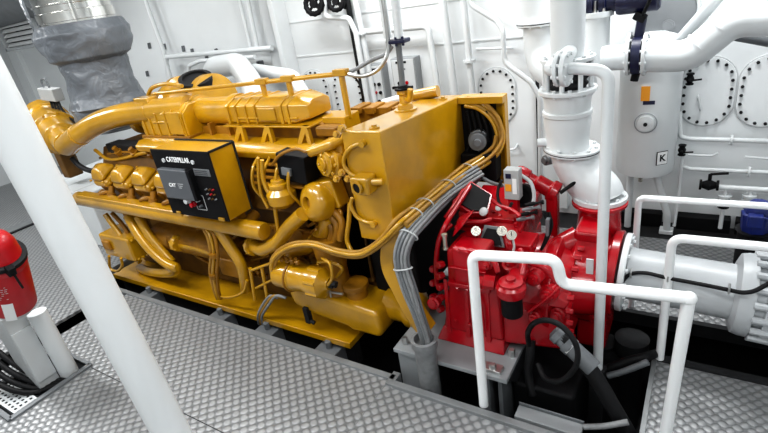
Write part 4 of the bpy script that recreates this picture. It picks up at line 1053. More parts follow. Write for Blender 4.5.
for i, mt_ in enumerate(('midgrey', 'ydark', 'midgrey')): knob(.80 + .055 * i, .33, .008, mt_, .02, 'indicator_lamp')
rect(.10, .015, .17, .05, .012, 'yellow', 'hinge_tab'); rect(.84, .0, .94, .055, .012, 'sticker_y', 'hinge_tab') if False else rect(.85, -.0, .94, .05, .012, 'yellow', 'hinge_tab')
m = MB(); m.box((px0 + .08, 2.44, .98), (px0 + .14, 2.54, pz0)); m.box((px1 - .14, 2.44, .98), (px1 - .08, 2.54, pz0)); ep('panel_bracket', m, YD, .004, cp)
# ------------------------------------------------------------------ red reduction gearbox
G = thing('reduction_gearbox', 'red marine reduction gearbox with gauges, bolted to a grey foundation', 'gearbox', (-1.15, 3.0, .2))
def gp_(name, m, mat='red', bevel=0, parent=None, **kw): return m.build(name, mat, parent or G, bevel, **kw)
# flared foot and front case
m = MB(); m.hexa([(-1.50, 2.53, .20), (-.99, 2.53, .20), (-.99, 3.7, .20), (-1.50, 3.7, .20), (-1.46, 2.57, .30), (-1.0, 2.57, .30), (-1.0, 3.6, .30), (-1.46, 3.6, .30)]); gp_('foot', m, bevel=.01)
m = MB(); m.hexa([(-1.45, 2.56, .30), (-1.0, 2.56, .30), (-1.0, 3.6, .30), (-1.45, 3.6, .30), (-1.37, 2.58, .72), (-1.02, 2.58, .72), (-1.02, 3.6, .72), (-1.37, 3.6, .72)]); gp_('lower_case', m, bevel=.02)
m = MB(); m.box((-1.325, 2.55, .70), (-1.08, 2.74, 1.0)); gp_('front_case', m, bevel=.025)
m = MB(); m.box((-1.34, 2.535, .84), (-1.08, 2.56, .855)); m.box((-1.36, 2.53, .70), (-1.06, 2.58, .73)); gp_('parting_flange', m, bevel=.003)
m = MB(); m.box((-1.50, 2.85, .25), (-1.34, 3.6, .95)); gp_('dark_gap_block', m, 'dark2', bevel=.03)  # dark block standing in for the shaded gap left of the red case
m = MB(); m.hexa([(-1.40, 2.60, .62), (-1.32, 2.58, .62), (-1.32, 2.85, .62), (-1.40, 2.85, .62), (-1.38, 2.60, .95), (-1.32, 2.58, .95), (-1.32, 2.85, .95), (-1.38, 2.85, .95)]); gp_('side_flange', m, bevel=.02)
m = MB()
for x in (-1.40, -1.25, -1.10):
    m.prism([(x - .015, 2.54, .28), (x - .015, 2.575, .72), (x - .015, 2.62, .28)], (.03, 0, 0))
gp_('stiffening_rib', m, bevel=.003)
# flange bolts down the left side
cs = [P(443, y, Y=2.60) for y in (264, 275, 286, 297, 308)] + [P(436, y, Y=2.66) for y in (268, 282, 296)]
bolt_parts(G, cs, (-.4, -1, .2), .026, .05, 'red', 'case_bolt')
m = MB(); c = P(436, 301, Y=2.55); m.lathe(c, (.1, -1, .3), [(0, .045), (.06, .045), (.065, .03), (.08, .03)], 12); gp_('plug', m)
# sloped top deck
m = MB(); m.hexa([(-1.40, 2.74, .70), (-.98, 2.74, .70), (-.98, 3.5, .80), (-1.46, 3.5, .80), (-1.38, 2.80, .93), (-.98, 2.80, .94), (-.98, 3.5, 1.05), (-1.46, 3.5, 1.05)]); gp_('top_cover', m, bevel=.02)
m = MB(); m.box((-1.44, 3.02, .97), (-1.05, 3.06, 1.00)); m.box((-1.4, 2.88, .93), (-1.05, 2.91, .97)); gp_('cover_rib', m, bevel=.006)
# left case block and red piping loop round the black window
A = [P(447, 185, Y=3.1), P(470, 183, Y=3.25), P(487, 202, Y=3.1), P(480, 218, Y=2.95), P(455, 212, Y=2.95)]
w = [P(455, 203, Y=2.98), P(471, 185, Y=3.18), P(490, 197, Y=3.15), P(486, 213, Y=3.0), P(472, 213, Y=2.95)]
n_ = (w[1] - w[0]).cross(w[2] - w[0]).normalized()
if n_.z < 0: n_ = -n_
m = MB(); m.prism(w, n_ * .03); gp_('inspection_window', m, 'black', .003)
m = MB(); ctr = sum(w, Vector()) / 5
m.prism([ctr + (p - ctr) * 1.18 - n_ * .03 for p in w], n_ * .05); gp_('window_frame', m, bevel=.008)
for pts, r in (([(437, 285, 2.62), (436, 262, 2.62), (439, 240, 2.64), (447, 222, 2.72), (458, 205, 2.9), (470, 186, 3.1)], .018), ([(437, 262, 2.66), (440, 238, 2.68), (452, 224, 2.75)], .014), ([(445, 218, 2.8), (452, 208, 2.88), (463, 190, 3.1)], .014)):
    m = MB(); m.tube(smooth_path([P(a, b, Y=c) for a, b, c in pts], 6), r, 10); gp_('oil_pipe', m)
m = MB(); m.hexa([P(452, 238, Y=2.62), P(463, 226, Y=2.62), P(463, 226, Y=2.9), P(452, 238, Y=2.9), P(458, 218, Y=2.78), P(475, 209, Y=2.78), P(475, 209, Y=3.0), P(458, 218, Y=3.0)]); gp_('valve_block', m, bevel=.015)
m = MB(); m.box((-1.44, 2.95, .95), (-1.36, 3.35, 1.06)); gp_('side_block', m, bevel=.02)
# dirty white caps on top
for (x, y, Yq, r) in ((484, 212, 2.93, .040), (499, 208, 2.98, .030)):
    c = P(x, y, Y=Yq); m = MB(); m.lathe(c, (-.2, -.7, .7), [(0, r * .8), (.012, r * .8), (.016, r * .55), (.02, r * .3)], 18); gp_('filler_cap', m, 'offwhite')
# gauge panel
g0 = P(490, 240, Y=2.86)
m = MB(); m.prism([P(481, 243, Y=2.75), P(502, 246, Y=2.75), P(498, 230, Y=2.80), P(488, 228, Y=2.80)], Vector((0, -.02, .012))); gp_('breather_grille', m, 'black', .004)
m = MB(); c_ = [P(479, 245, Y=2.76), P(505, 248, Y=2.76), P(501, 227, Y=2.82), P(485, 225, Y=2.82)]
m.prism(c_, Vector((0, -.012, .008))); gp_('grille_frame', m, 'midgrey', .004)
for (x, y, dd) in ((476, 231, (-.25, -.85, .5)), (502, 231, (-.1, -.85, .5)), (511.5, 235, (.1, -.85, .5))):
    c = P(x, y, Y=2.74); d = (Vector((0, 0, 2.6)) - c).normalized(); d = (d + Vector(dd) * .25).normalized()
    m = MB(); m.lathe(c - d * .03, d, [(0, .030), (.03, .033), (.036, .033), (.036, .028)], 22); ga = gp_('pressure_gauge', m, 'brass')
    m = MB(); m.lathe(c + d * .001, d, [(0, .029), (.003, .029)], 22); gp_('gauge_dial', m, 'paper', 0, ga)
    X_, Y_, Z_ = basis(d); m = MB(); q = c + d * .006; m.hexa([q + X_ * a + Y_ * b + Z_ * e for e in (0, .001) for a, b in ((-.002, -.006), (.002, -.006), (.002, .022), (-.002, .022))]); gp_('gauge_needle', m, 'black', 0, ga)
    m = MB(); m.tube(smooth_path([c - d * .02, c - d * .06 + Vector((.0, 0, -.05)), c - d * .02 + Vector((.02, .02, -.14))]), .009, 8); gp_('gauge_stem', m, 'red', 0, ga)
m = MB(); m.tube(smooth_path([P(513, 240, Y=2.78), P(514, 248, Y=2.76), P(510, 258, Y=2.74), P(503, 262, Y=2.76)]), .008, 8); gp_('capillary', m, 'offwhite')
# sight glass
c = P(445, 242, Y=2.60); m = MB(); m.lathe(c - Vector((0, 0, .055)), (0, 0, 1), [(0, .02), (.012, .02), (.013, .015), (.10, .015), (.101, .02), (.115, .02)], 14); gp_('sight_glass', m, 'brass')
# middle: bell housing
m = MB(); m.lathe((-1.06, 3.0, .53), (1, 0, 0), [(0, .30), (.05, .36), (.22, .36), (.26, .33), (.30, .36), (.34, .36), (.36, .30), (.44, .26)], 44); gp_('bell_housing', m, bevel=.004)
m = MB(); m.hexa([(-1.02, 2.58, .26), (-.60, 2.66, .26), (-.60, 3.4, .26), (-1.02, 3.4, .26), (-1.02, 2.60, .56), (-.60, 2.70, .56), (-.60, 3.4, .62), (-1.02, 3.4, .62)]); gp_('middle_case', m, bevel=.03)
m = MB(); m.prism([(-1.0, 2.60, .62), (-.62, 2.68, .58), (-.60, 2.70, .62), (-.98, 2.66, .80)], (0, .1, .02)); gp_('web', m, bevel=.01)
cs = [Vector((-.61, 3.0 - .33 * math.cos(a), .53 + .33 * math.sin(a))) for a in [-.7 + .28 * i for i in range(9)]]
bolt_parts(G, cs, (1, 0, 0), .02, .04, 'red', 'bell_bolt')
# filter: red cap, black canister
c = P(511, 288, Y=2.46)
m = MB(); m.lathe((c.x, c.y, c.z - .045), (0, 0, 1), [(0, .085), (.03, .092), (.06, .092), (.08, .075), (.095, .075), (.10, .03), (.12, .03)], 24); fh = gp_('filter_head', m, bevel=.004)
m = MB(); m.lathe((c.x, c.y, c.z - .20), (0, 0, 1), [(0, .055), (.01, .066), (.155, .066)], 24); gp_('filter_canister', m, 'black')
bolt_parts(fh, [Vector((c.x + .07 * math.cos(a), c.y + .07 * math.sin(a), c.z + .015)) for a in [i * PI / 3 + .3 for i in range(6)]], (0, 0, 1), .012, .025, 'red')
m = MB(); m.box((c.x - .05, c.y, c.z - .03), (c.x + .06, 2.66, c.z + .05)); gp_('filter_bracket', m, bevel=.02)
m = MB(); m.lathe(P(495, 283, Y=2.50), (-1, -.2, .1), [(0, .05), (.07, .05), (.075, .035), (.11, .035), (.112, .045), (.13, .045)], 8); gp_('bypass_valve', m, bevel=.004)
m = MB(); m.lathe(P(512, 268, Y=2.66), (0, -.4, 1), [(0, .06), (.05, .06), (.055, .04), (.1, .04)], 12); gp_('relief_valve', m, bevel=.004)
# upright hydraulic block
m = MB(); m.box((-1.02, 2.78, .62), (-.86, 2.98, .95)); hb = gp_('hydraulic_block', m, bevel=.012)
m = MB()
for i in range(3): m.box((-1.005 + .05 * i, 2.765, .66), (-.985 + .05 * i, 2.785, .90))
gp_('block_grooves', m, 'dark2', .002, hb)
for i in range(4):
    c = P(527 + 3.0 * i, 221 - 5 * i, Y=2.95); m = MB(); m.lathe(c + Vector((-.07, 0, 0)), (1, .1, .25), [(0, .010), (.03, .014), (.06, .014), (.065, .009), (.10, .009), (.105, .015), (.12, .015)], 10); gp_('solenoid', m, 'black' if i % 2 else 'midgrey', 0, hb)
m = MB()
for i in range(3): m.tube(smooth_path([P(543 + 3 * i, 212, Y=2.98), P(548 + 2 * i, 225, Y=2.95), P(545 + i, 240, Y=2.92), P(541, 250, Y=2.9)]), .009, 8)
gp_('solenoid_leads', m, 'black', 0, hb)
m = MB(); m.box(P(548, 228, Y=2.94) - Vector((.012, .02, .07)), P(548, 228, Y=2.94) + Vector((.012, .02, .07))); gp_('tag_plate', m, 'midgrey', .004, hb)
# actuating cylinder at the back
p0, p1 = P(528, 177, Y=3.35), P(562, 196, Y=3.35)
m = MB(); d = (p1 - p0).normalized(); L = (p1 - p0).length
m.lathe(p0 - d * .10, d, [(0, .04), (.03, .055), (.10, .055), (.11, .04), (.16, .04), (.17, .06), (L + .0, .06), (L + .01, .08), (L + .06, .08), (L + .07, .05)], 20); gp_('servo_cylinder', m, bevel=.006)
m = MB(); m.box((-.90, 3.28, .6), (-.82, 3.38, 1.10)); gp_('cylinder_bracket', m, bevel=.02)
m = MB(); m.cyl(P(560, 193, Y=3.3), P(577, 181, Y=3.35), .013); gp_('actuator_rod', m, 'black')
m = MB(); m.lathe(P(524, 195, Y=3.2), (0, -1, .3), [(0, .085), (.06, .085), (.062, .06), (.02, .06)], 24); gp_('cable_ring', m, 'black')
m = MB(); m.tube(smooth_path([P(521, 175, Y=3.16), P(531, 183, Y=3.12), P(534, 198, Y=3.10), (P(529, 210, Y=3.05)), P(522, 217, Y=3.0)]), .013, 10); gp_('flexible_hose', m, 'offwhite')
m = MB(); m.tube(smooth_path([P(502, 180, Y=3.1), P(498, 190, Y=3.08), P(499, 202, Y=3.04), P(507, 210, Y=3.0), P(512, 203, Y=3.0)]), .011, 8); gp_('flexible_hose', m, 'dark2')
m = MB(); m.tube(smooth_path([P(502, 186, Y=3.2), P(490, 182, Y=3.3), P(481, 178, Y=3.4), P(474, 184, Y=3.4)]), .014, 8); gp_('flexible_hose', m, 'midgrey')
# connecting throat to the pump casing
m = MB(); m.tube(smooth_path([P(540, 252, Y=3.05), P(556, 248, Y=3.08), P(578, 240, Y=3.15)]), lambda f: .05 + .05 * f, 20); gp_('throat', m)
m = MB(); m.lathe((-.66, 3.02, .56), (1, .15, 0), [(0, .22), (.2, .20)], 24); gp_('coupling_shaft', m)

# junction box on the gearbox
a, b = P(503, 170, Y=3.05), P(519.5, 200, Y=3.05)
t = thing('junction_box', 'small grey junction box with an orange sticker on top of the red gearbox', 'junction box', ((a.x + b.x) / 2, 3.07, b.z))
m = MB(); m.box((a.x, 3.05, b.z - .005), (b.x - .0, 3.13, a.z)); m.build('housing', 'boxmid', t, .006)
w_, h_ = b.x - a.x, a.z - b.z
def sq(fx0, fz0, fx1, fz1, mat, nm):
    m = MB(); m.box((a.x + w_ * fx0, 3.046, b.z + h_ * fz0), (a.x + w_ * fx1, 3.05, b.z + h_ * fz1)); m.build(nm, mat, t)
sq(.10, .28, .50, .52, 'sticker', 'warning_sticker'); sq(.58, .2, .85, .72, 'paper', 'data_label'); sq(.15, .72, .5, .88, 'navy', 'blue_label')
MB().box((a.x + .02, 3.06, b.z - .12), (b.x - .02, 3.12, b.z)).build('stand', 'red', t, .004)

rg = random.Random(11)
for (pts, r) in (([(455, 228, 2.78), (466, 222, 2.82), (482, 222, 2.85), (492, 219, 2.88)], .016), ([(483, 252, 2.54), (487, 258, 2.52), (494, 262, 2.5), (498, 272, 2.48)], .018), ([(520, 250, 2.70), (524, 262, 2.62), (522, 275, 2.56)], .020), ([(530, 262, 2.64), (545, 268, 2.62), (556, 280, 2.62)], .022), ([(528, 312, 2.54), (545, 300, 2.56), (562, 285, 2.6)], .010), ([(478, 300, 2.54), (482, 316, 2.52), (484, 334, 2.52)], .014), ([(492, 200, 3.0), (500, 206, 2.98), (512, 210, 2.95), (520, 216, 2.92)], .014)):
    m = MB(); m.tube(smooth_path([P(a, b, Y=c) for a, b, c in pts], 6), r, 10); gp_('oil_pipe', m)
bolt_parts(G, [P(x, y, Y=2.545) for x, y in ((458, 250), (468, 252), (458, 288), (468, 290), (478, 292), (456, 320), (470, 324))], (0, -1, 0), .014, .02, 'red', 'case_bolt')
bolt_parts(G, [P(x, y, Z=.97) for x, y in ((500, 218), (508, 222), (516, 226), (462, 222), (494, 214), (520, 232))], (0, -.3, 1), .014, .03, 'red', 'cover_bolt')
for x, y, yy, r in ((534, 282, 2.62, .05), (548, 298, 2.64, .06), (558, 318, 2.66, .05), (535, 320, 2.58, .04), (488, 268, 2.53, .035), (525, 268, 2.63, .04)):
    m = MB(); c = P(x, y, Y=yy); m.lathe(c + Vector((0, .08, 0)), (-.1, -1, .2), [(0, r), (.07, r), (.075, r * .7), (.10, r * .7), (.102, r * .4), (.12, r * .4)], 12); gp_('case_boss', m)

# ------------------------------------------------------------------ red pump casing with flanges
t = thing('propulsion_pump_casing', 'red round flanged casing between the gearbox and the thick white horizontal pipe', 'casing', (-.5, 3.27, .15))
C0 = Vector((-.70, 3.27, .555))
m = MB(); m.lathe(C0, dX, [(0, .24), (.02, .35), (.05, .385), (.19, .385), (.21, .36), (.22, .31), (.24, .27), (.245, .272), (.29, .272), (.30, .27)], 52); m.build('body', 'red', t, .004)
m = MB(); m.lathe(C0 + dX * .253, dX, [(0, .30), (.005, .305), (.05, .305), (.055, .30)], 48); m.build('flange', 'red', t)
R1 = [C0 + dX * .195 + Vector((0, math.cos(q), math.sin(q))) * .355 for q in [2 * PI * i / 20 for i in range(20)]]
bolt_parts(t, R1, dX, .018, .045, 'red')
m = MB(); m.lathe((-.56, 3.42, .80), (0, 0, 1), [(0, .15), (.16, .14), (.19, .15), (.20, .185), (.22, .185)], 36); m.build('inlet_neck', 'red', t, .004)
m = MB(); m.box((-.66, 3.06, .86), (-.47, 3.4, .95)); m.build('shoulder', 'red', t, .03)
m = MB(); q = P(590, 266, Y=2.885); m.box(q + Vector((-.022, -.012, -.055)), q + Vector((.022, 0, .055))); m.build('name_plate', 'wall_grey', t, .003)
m = MB(); m.box((-.64, 3.12, -.05), (-.44, 3.5, .30)); m.build('foot', 'red', t, .02)

# ------------------------------------------------------------------ grey foundation
F = thing('gearbox_foundation', 'grey steel foundation box under the red gearbox with an open front', 'foundation', (-1.3, 2.5, -.9))
m = MB(); m.box((-1.76, 2.32, .165), (-.90, 3.75, .20)); m.build('top_plate', 'grey', F, .004)
m = MB(); m.box((-1.74, 2.34, -.90), (-1.52, 2.45, .165)); m.build('left_leg', 'grey', F, .004)
m = MB(); m.box((-1.735, 2.45, -.9), (-1.71, 3.7, .165)); m.build('side_plate', 'midgrey', F, .004)
m = MB(); m.box((-1.10, 2.36, -.90), (-1.04, 2.6, .165)); m.box((-.98, 2.36, -.9), (-.95, 3.7, .165)); m.build('right_leg', 'midgrey', F, .004)
m = MB(); m.prism([(-.95, 2.36, .165), (-.95, 2.9, .165), (-.95, 2.9, -.4)], (.05, 0, 0)); m.build('gusset', 'dark2', F)
bolt_parts(F, [Vector((-1.01, 2.37, .20)), Vector((-1.70, 2.40, .20)), Vector((-.94, 2.55, .20)), Vector((-.94, 2.75, .20))], (0, 0, 1), .024, .06, 'steel', 'foundation_bolt')
m = MB(); m.box((-1.08, 2.345, .20), (-.95, 2.42, .225)); m.build('chock', 'steel', F, .004)
t = thing('cable_sleeve', 'grey upright plastic sleeve holding the grey cables before the foundation', 'sleeve', (-1.46, 2.30, -.5))
MB().lathe((-1.46, 2.285, -.55), (0, 0, 1), [(0, .07), (.86, .076), (.90, .092), (.955, .092), (.957, .070), (.90, .066)], 32).build('tube', 'cable', t)
# ------------------------------------------------------------------ cable bundles
rc = random.Random(5)
core = [P(276, 282, Y=2.36), P(274, 263, Y=2.36), P(288, 249, Y=2.36), P(312, 246, Y=2.36), P(338, 254, Y=2.36), P(362, 256, Y=2.36), P(384, 241, Y=2.38), P(402, 224, Y=2.44), P(425, 205, Y=2.75), P(448, 186, Y=3.1), P(468, 170, Y=3.38), P(484, 160, Y=3.55), P(497, 149, Y=3.62), P(500, 135, Y=3.66), P(494, 118, Y=3.68), P(480, 106, Y=3.68), P(466, 102, Y=3.68)]
lab = 'yellow painted hose in the bundle along the lower edge of the yellow tank'
for i in range(6):
    off = []
    for k, p in enumerate(core):
        nxt = core[min(k + 1, len(core) - 1)] - core[max(k - 1, 0)]
        d = nxt.normalized(); sdv = d.cross(Vector((0, -.5, .8))).normalized(); upv = sdv.cross(d)
        spread = .024 if 7 <= k <= 11 else .016
        off.append(p + sdv * ((i % 3) - 1) * spread * 1.6 + upv * ((i // 3) * .034 - .01) * (1 if k > 6 else .7) + Vector((0, 0, rc.uniform(-.006, .006))))
    if i in (2, 5, 1): off = off[7:] if i != 1 else off
    if i in (2, 4): off = off[:12]
    if i == 3: off = off[:14]
    o = MB().tube(smooth_path(off, 5), .0155, 10).build('engine_hose', 'gold' if i % 2 else 'yellow')
    tag(o, lab, 'hose', 'yellow hoses along the expansion tank')
core2 = [P(478, 172, Y=3.40), P(462, 183, Y=3.22), P(444, 199, Y=2.95), P(424, 220, Y=2.62), P(409, 236, Y=2.42), P(403, 252, Y=2.36), P(404, 268, Y=2.33), P(411, 290, Y=2.30), P(419, 312, Y=2.29), P(425, 334, Y=2.29), P(428, 350, Y=2.285), P(430, 380, Y=2.285)]
lab = 'grey cable in the strapped bundle that curves down into the grey sleeve'
for i in range(8):
    off = []
    for k, p in enumerate(core2):
        d = (core2[min(k + 1, len(core2) - 1)] - core2[max(k - 1, 0)]).normalized(); sdv = d.cross(Vector((0, -1, .15))).normalized(); upv = sdv.cross(d)
        sp = .021 if k < 8 else .015
        off.append(p + sdv * ((i % 4) - 1.5) * sp * 1.25 + upv * ((i // 4) * .032 - .016 * (k > 8)))
    o = MB().tube(smooth_path(off, 5), .0125, 10).build('instrument_cable', 'cable2' if False else ('cable' if i % 3 else 'midgrey'))
    tag(o, lab, 'cable', 'grey cables into the sleeve')
def strap(c, d, rx, rz, mat='offwhite'):
    d = Vector(d).normalized(); s = d.cross(Vector((0, -.5, .8))).normalized(); u = s.cross(d)
    m = MB(); ring = []
    pts = [c + s * math.cos(a) * rx + u * math.sin(a) * rz for a in [2 * PI * i / 22 for i in range(23)]]
    m.tube(pts, .005, 6); return m.build('cable_tie', mat)
for k in (8, 9, 10):
    d = core[k + 1] - core[k - 1]
    q = core[k] + Vector((0, 0, .005)); tag(strap(q, d, .068, .046), 'pale cable tie round the yellow hoses along the expansion tank', 'cable tie', 'ties on the yellow hoses')
q = core[7].lerp(core[8], .5); tag(strap(q, core[8] - core[7], .068, .046), 'pale cable tie round the yellow hoses along the expansion tank', 'cable tie', 'ties on the yellow hoses')
for k in (4, 6):
    d = core2[k + 1] - core2[k - 1]; d = d.normalized(); s = d.cross(Vector((0, -1, .15))).normalized(); u = s.cross(d)
    m = MB(); m.tube([core2[k] + u * .012 + s * math.cos(a) * .066 + u * math.sin(a) * .042 for a in [2 * PI * i / 22 for i in range(23)]], .006, 6)
    tag(m.build('cable_tie', 'offwhite'), 'white cable tie round the grey cable bundle ' + ('near its upper bend' if k == 4 else 'halfway down'), 'cable tie')

# hoses and rod above the tank valve
pipe('vent_pipe', 'left of two white pipes coming down to the blue flange above the yellow tank', [P(379, -25, Y=3.14), P(388, 38, Y=3.14)], .030)
pipe('vent_pipe', 'right of two white pipes coming down to the blue flange above the yellow tank', [P(393, -25, Y=3.14), P(399, 38, Y=3.14)], .032)
c = P(398, 41, Y=3.14)
t = thing('blue_flange', 'small dark blue flange joining the white pipes to the grey rod above the yellow tank', 'flange', c)
MB().box(c + Vector((-.075, -.05, -.014)), c + Vector((.075, .05, .014))).build('plate', 'navy', t, bevel=.008)
m = MB()
for a in (-.055, 0, .055): m.cyl(c + Vector((a, -.03, -.03)), c + Vector((a, -.03, .03)), .010, seg=8)
m.build('bolts', 'navy', t)
t = thing('valve_spindle', 'dark grey rod between the blue flange and the yellow tank valve', 'rod', (-1.87, 3.14, 1.93))
b0 = Vector((-1.87, 3.14, 1.915))
MB().cyl(b0, c + Vector((0, 0, -.01)), .022, seg=12).build('rod', 'midgrey', t)
MB().lathe(b0 - Vector((0, 0, .004)), (0, 0, 1), [(0, .062), (.012, .062), (.014, .04), (.03, .035)], 20).build('flange', 'black', t)
m = MB(); m.box(b0 + Vector((-.085, -.01, .0)), b0 + Vector((.085, .01, .02))); m.build('crossbar', 'black', t, .004)
tag(MB().tube(smooth_path([P(347, 73, Y=3.02), P(358, 68, Y=3.04), P(372, 60, Y=3.08), P(386, 54, Y=3.1), P(392, 46, Y=3.12)]), .015, 10).build('flexible_hose', 'cable'), 'upper of two grey hoses looping from the thin yellow rail to the blue flange', 'hose')
tag(MB().tube(smooth_path([P(347, 74, Y=3.0), P(362, 76, Y=3.02), P(376, 71, Y=3.06), P(385, 60, Y=3.08), P(388, 46, Y=3.1), P(386, 20, Y=3.1), P(380, -20, Y=3.1)]), .015, 10).build('flexible_hose', 'steel'), 'lower of two grey hoses looping from the thin yellow rail up past the blue flange', 'hose')
tag(MB().tube(smooth_path([P(349, 74, Y=3.1), P(357, 80, Y=3.3), P(362, 92, Y=3.5), P(364, 108, Y=3.6)]), .008, 8).build('thin_lead', 'black'), 'thin black lead hanging behind the engine below the grey hoses', 'lead')

# ------------------------------------------------------------------ exhaust stack
exx, exy = -5.95, 3.25
t = thing('exhaust_stack', 'wide exhaust pipe wrapped in a grey insulation jacket with steel bands above', 'exhaust', (exx, exy, 1.7))
nz = lambda s, off: (lambda tt, a: .05 * s * (noise.noise(Vector((math.cos(a) * 1.6, math.sin(a) * 1.6, tt * 5 + off))) + .55 * noise.noise(Vector((math.cos(a) * 4, math.sin(a) * 4, tt * 13 + off)))))
def prof(pts, n=10):
    out = []
    for (a, ra), (b, rb) in zip(pts, pts[1:]):
        for i in range(n): out.append((a + (b - a) * i / n, ra + (rb - ra) * i / n))
    out.append(pts[-1]); return out
MB().lathe((exx, exy, 1.56), (.0, 0, 1), prof([(0, .30), (.05, .40), (.30, .41), (.34, .36)], 8), 64, rnd=nz(1.6, 3)).build('jacket_skirt', 'jacket', t, smooth=60)
MB().lathe((exx, exy, 1.84), (0, 0, 1), prof([(0, .39), (.03, .42), (.12, .38), (.40, .35), (.56, .36), (.58, .30)], 8), 64, rnd=nz(1.4, 9)).build('jacket_lower', 'jacket', t, smooth=60)
MB().lathe((exx, exy, 2.36), (0, 0, 1), prof([(0, .36), (.04, .43), (.18, .49), (.30, .50), (.36, .46), (.40, .42)], 8), 64, rnd=nz(1.2, 5)).build('jacket_upper', 'jacket', t, smooth=60)
m = MB(); m.tube([Vector((exx + math.cos(a) * .405, exy + math.sin(a) * .405, 1.86)) for a in [2 * PI * i / 48 for i in range(49)]], .008, 6); m.build('tie_cord', 'dark2', t)
m = MB(); m.tube([Vector((exx + math.cos(a) * .375, exy + math.sin(a) * .375, 2.385)) for a in [2 * PI * i / 48 for i in range(49)]], .008, 6); m.build('tie_cord', 'dark2', t)
MB().lathe((exx, exy, 2.70), (0, 0, 1), [(0, .38), (1.1, .38)], 64).build('steel_pipe', 'chrome', t)
for z, w in ((2.78, .10), (2.94, .02)): MB().lathe((exx, exy, z), (0, 0, 1), [(0, .385), (.004, .395), (w - .004, .395), (w, .385)], 64).build('steel_band', 'chrome', t)
m = MB(); m.prism([(exx - .46, exy - .28, 2.68), (exx - .16, exy - .42, 2.70), (exx - .34, exy - .36, 3.0), (exx - .62, exy - .2, 3.2)], (0, .02, 0)); m.build('jacket_flap', 'jacket', t)

# ------------------------------------------------------------------ things in the gearbox pit, lower right
def hose(name, label, px, r, mat='rubber', cat='hose', group=None, seg=14):
    return tag(MB().tube(smooth_path([P(a, b, Y=c) for a, b, c in px], 6), r, seg).build(name, mat), label, cat, group)
pts = [P(556, 333, Y=2.52), P(574, 350, Y=2.48), P(596, 378, Y=2.44), P(616, 412, Y=2.42), P(636, 446, Y=2.42)]
t = thing('suction_hose', 'thick black hose with a grey metal end fitting slanting down at the bottom right', 'hose', pts[0])
sp = smooth_path(pts, 6)
MB().tube(sp, .048, 20).build('hose_body', 'rubber', t)
d = (pts[1] - pts[0]).normalized()
MB().lathe(pts[0] - d * .02, d, [(0, .035), (.02, .058), (.06, .058), (.062, .05), (.10, .05), (.102, .060), (.14, .060), (.145, .054), (.30, .056), (.31, .05)], 24).build('end_fitting', 'midgrey', t)
MB().lathe(pts[0] + d * .115, d, [(0, .062), (.012, .062)], 6).build('hex_nut', 'steel', t)
hose('black_hose', 'black hose looping in front of the red middle case over the grey hose fitting', [(529, 345, 2.55), (528, 332, 2.48), (536, 322, 2.44), (551, 321, 2.42), (566, 330, 2.40), (577, 348, 2.38), (575, 368, 2.36), (560, 381, 2.38), (545, 378, 2.42), (538, 364, 2.5)], .017, seg=12)
hose('black_hose', 'black hose dropping straight down left of the hose loop', [(531, 340, 2.62), (530, 355, 2.58), (528, 372, 2.55), (533, 395, 2.5)], .03)
hose('black_hose', 'black hose running low behind the white stand pipe', [(600, 372, 2.9), (625, 362, 2.95), (648, 356, 3.0), (660, 352, 3.2)], .03)
hose('pit_pipe', 'grey pipe lying low in the pit right of the white stand pipe', [(608, 376, 2.85), (625, 371, 2.87), (648, 362, 2.9)], .022, 'midgrey', 'pipe')
hose('pit_pipe', 'grey pipe along the bottom edge right of the grey trough', [(584, 427, 2.3), (605, 426, 2.32), (628, 422, 2.35)], .018, 'cable', 'pipe')
t = thing('steel_trough', 'flat grey steel bar lying in the pit along the bottom edge', 'bar', P(550, 415, Y=2.3))
a, b = P(516, 411, Y=2.28), P(582, 428, Y=2.28)
zt = a.z
MB().box((a.x, 2.24, zt - .035), (b.x, 2.34, zt)).build('channel', 'grey', t, bevel=.006)
MB().box((a.x, 2.34, zt - .035), (b.x, 2.35, zt + .02)).build('flange_lip', 'midgrey', t, bevel=.003)
m = MB(); m.box((-.93, 2.50, -.60), (-.52, 3.0, .02)); tag(m.build('black_tank', 'black', bevel=.03), 'black steel box in the pit under the hose loop', 'box')
c = P(605, 360, Y=3.25); m = MB(); m.box(c + Vector((-.04, 0, -.12)), c + Vector((.05, .06, .05))); tag(m.build('grey_bracket', 'midgrey', bevel=.006), 'small grey bracket in the pit just right of the white stand pipe', 'bracket')
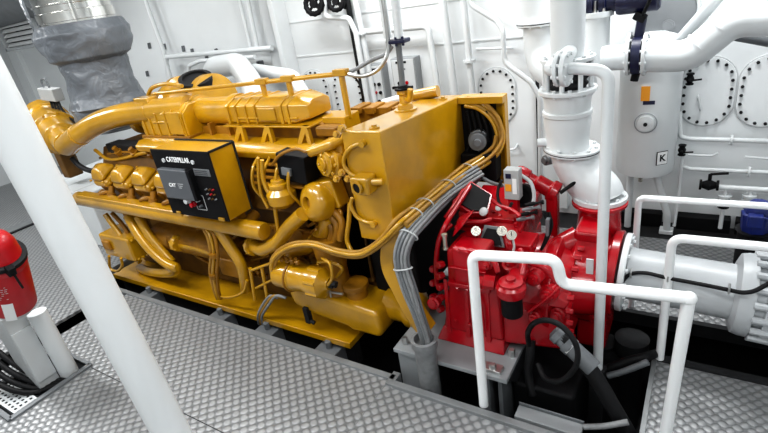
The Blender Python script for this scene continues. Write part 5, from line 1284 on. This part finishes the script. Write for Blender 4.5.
for i, (x, y, yy) in enumerate(((612, 350, 3.3), (632, 338, 3.3), (600, 340, 3.35))):
    c = P(x, y, Y=yy); m = MB(); m.lathe((c.x, c.y, -.9), (0, 0, 1), [(0, .09), (c.z + .78, .09), (c.z + .8, .12), (c.z + .9, .12)], 16)
    tag(m.build('pit_pipe', 'dark2'), ('dark upright pipe in the pit behind the white stand pipe', 'dark upright pipe in the pit between the two near handrail posts', 'dark upright pipe in the pit under the red casing foot')[i], 'pipe')
for i in range(3):
    tag(MB().tube([(-.1 + .55 * i, 3.22 + .06 * i, -.25), (.9 + .5 * i, 3.30 + .06 * i, -.22)], .05, 14).build('pit_pipe', 'dark2'), ('dark pipe lying under the thick white horizontal pipe, nearest the handrail', 'dark pipe lying under the bolted white flange at right', 'dark pipe lying in the pit at the right edge')[i], 'pipe')
# ------------------------------------------------------------------ light: unseen ceiling fittings, added as fill for pillar, deck and bulkhead
def ceiling_fill_light(x, y, sx, sy, w, label):
    t = thing('ceiling_fill_light', label, 'lamp', (x, y, 3.82), 'added ceiling lights')
    MB().box((x - sx / 2 - .03, y - sy / 2 - .03, 3.84), (x + sx / 2 + .03, y + sy / 2 + .03, 3.9)).build('housing', 'white', t, .004)
    MB().box((x - sx / 2, y - sy / 2, 3.825), (x + sx / 2, y + sy / 2, 3.84)).build('diffuser', 'lamp', t)
    l = bpy.data.lights.new('area', 'AREA'); l.shape = 'RECTANGLE'; l.size = sx; l.size_y = sy; l.energy = w; l.color = (.985, 1.0, 1.0)
    o = bpy.data.objects.new('area', l); COL.objects.link(o); o.location = (x, y, 3.80)
LB = 'unseen white ceiling light fitting added to light the engine room'
for x, y, w in ((-5.4, .9, 95), (-3.0, 1.2, 95), (.9, .3, 75), (-8.6, 1.4, 150), (-3.0, 4.0, 100), (-.2, 4.3, 120), (-6.3, 3.4, 80), (-1.4, -1.0, 60)):
    ceiling_fill_light(x, y, 1.6, .5, w, LB)
wd = bpy.data.worlds.new('world'); scene.world = wd; wd.use_nodes = True
wd.node_tree.nodes['Background'].inputs['Color'].default_value = (.8, .85, .9, 1); wd.node_tree.nodes['Background'].inputs['Strength'].default_value = .25
vs = scene.view_settings
vs.view_transform = 'Standard'
try: vs.look = 'Medium High Contrast'
except Exception: pass
vs.exposure = -.62; vs.gamma = 1.0
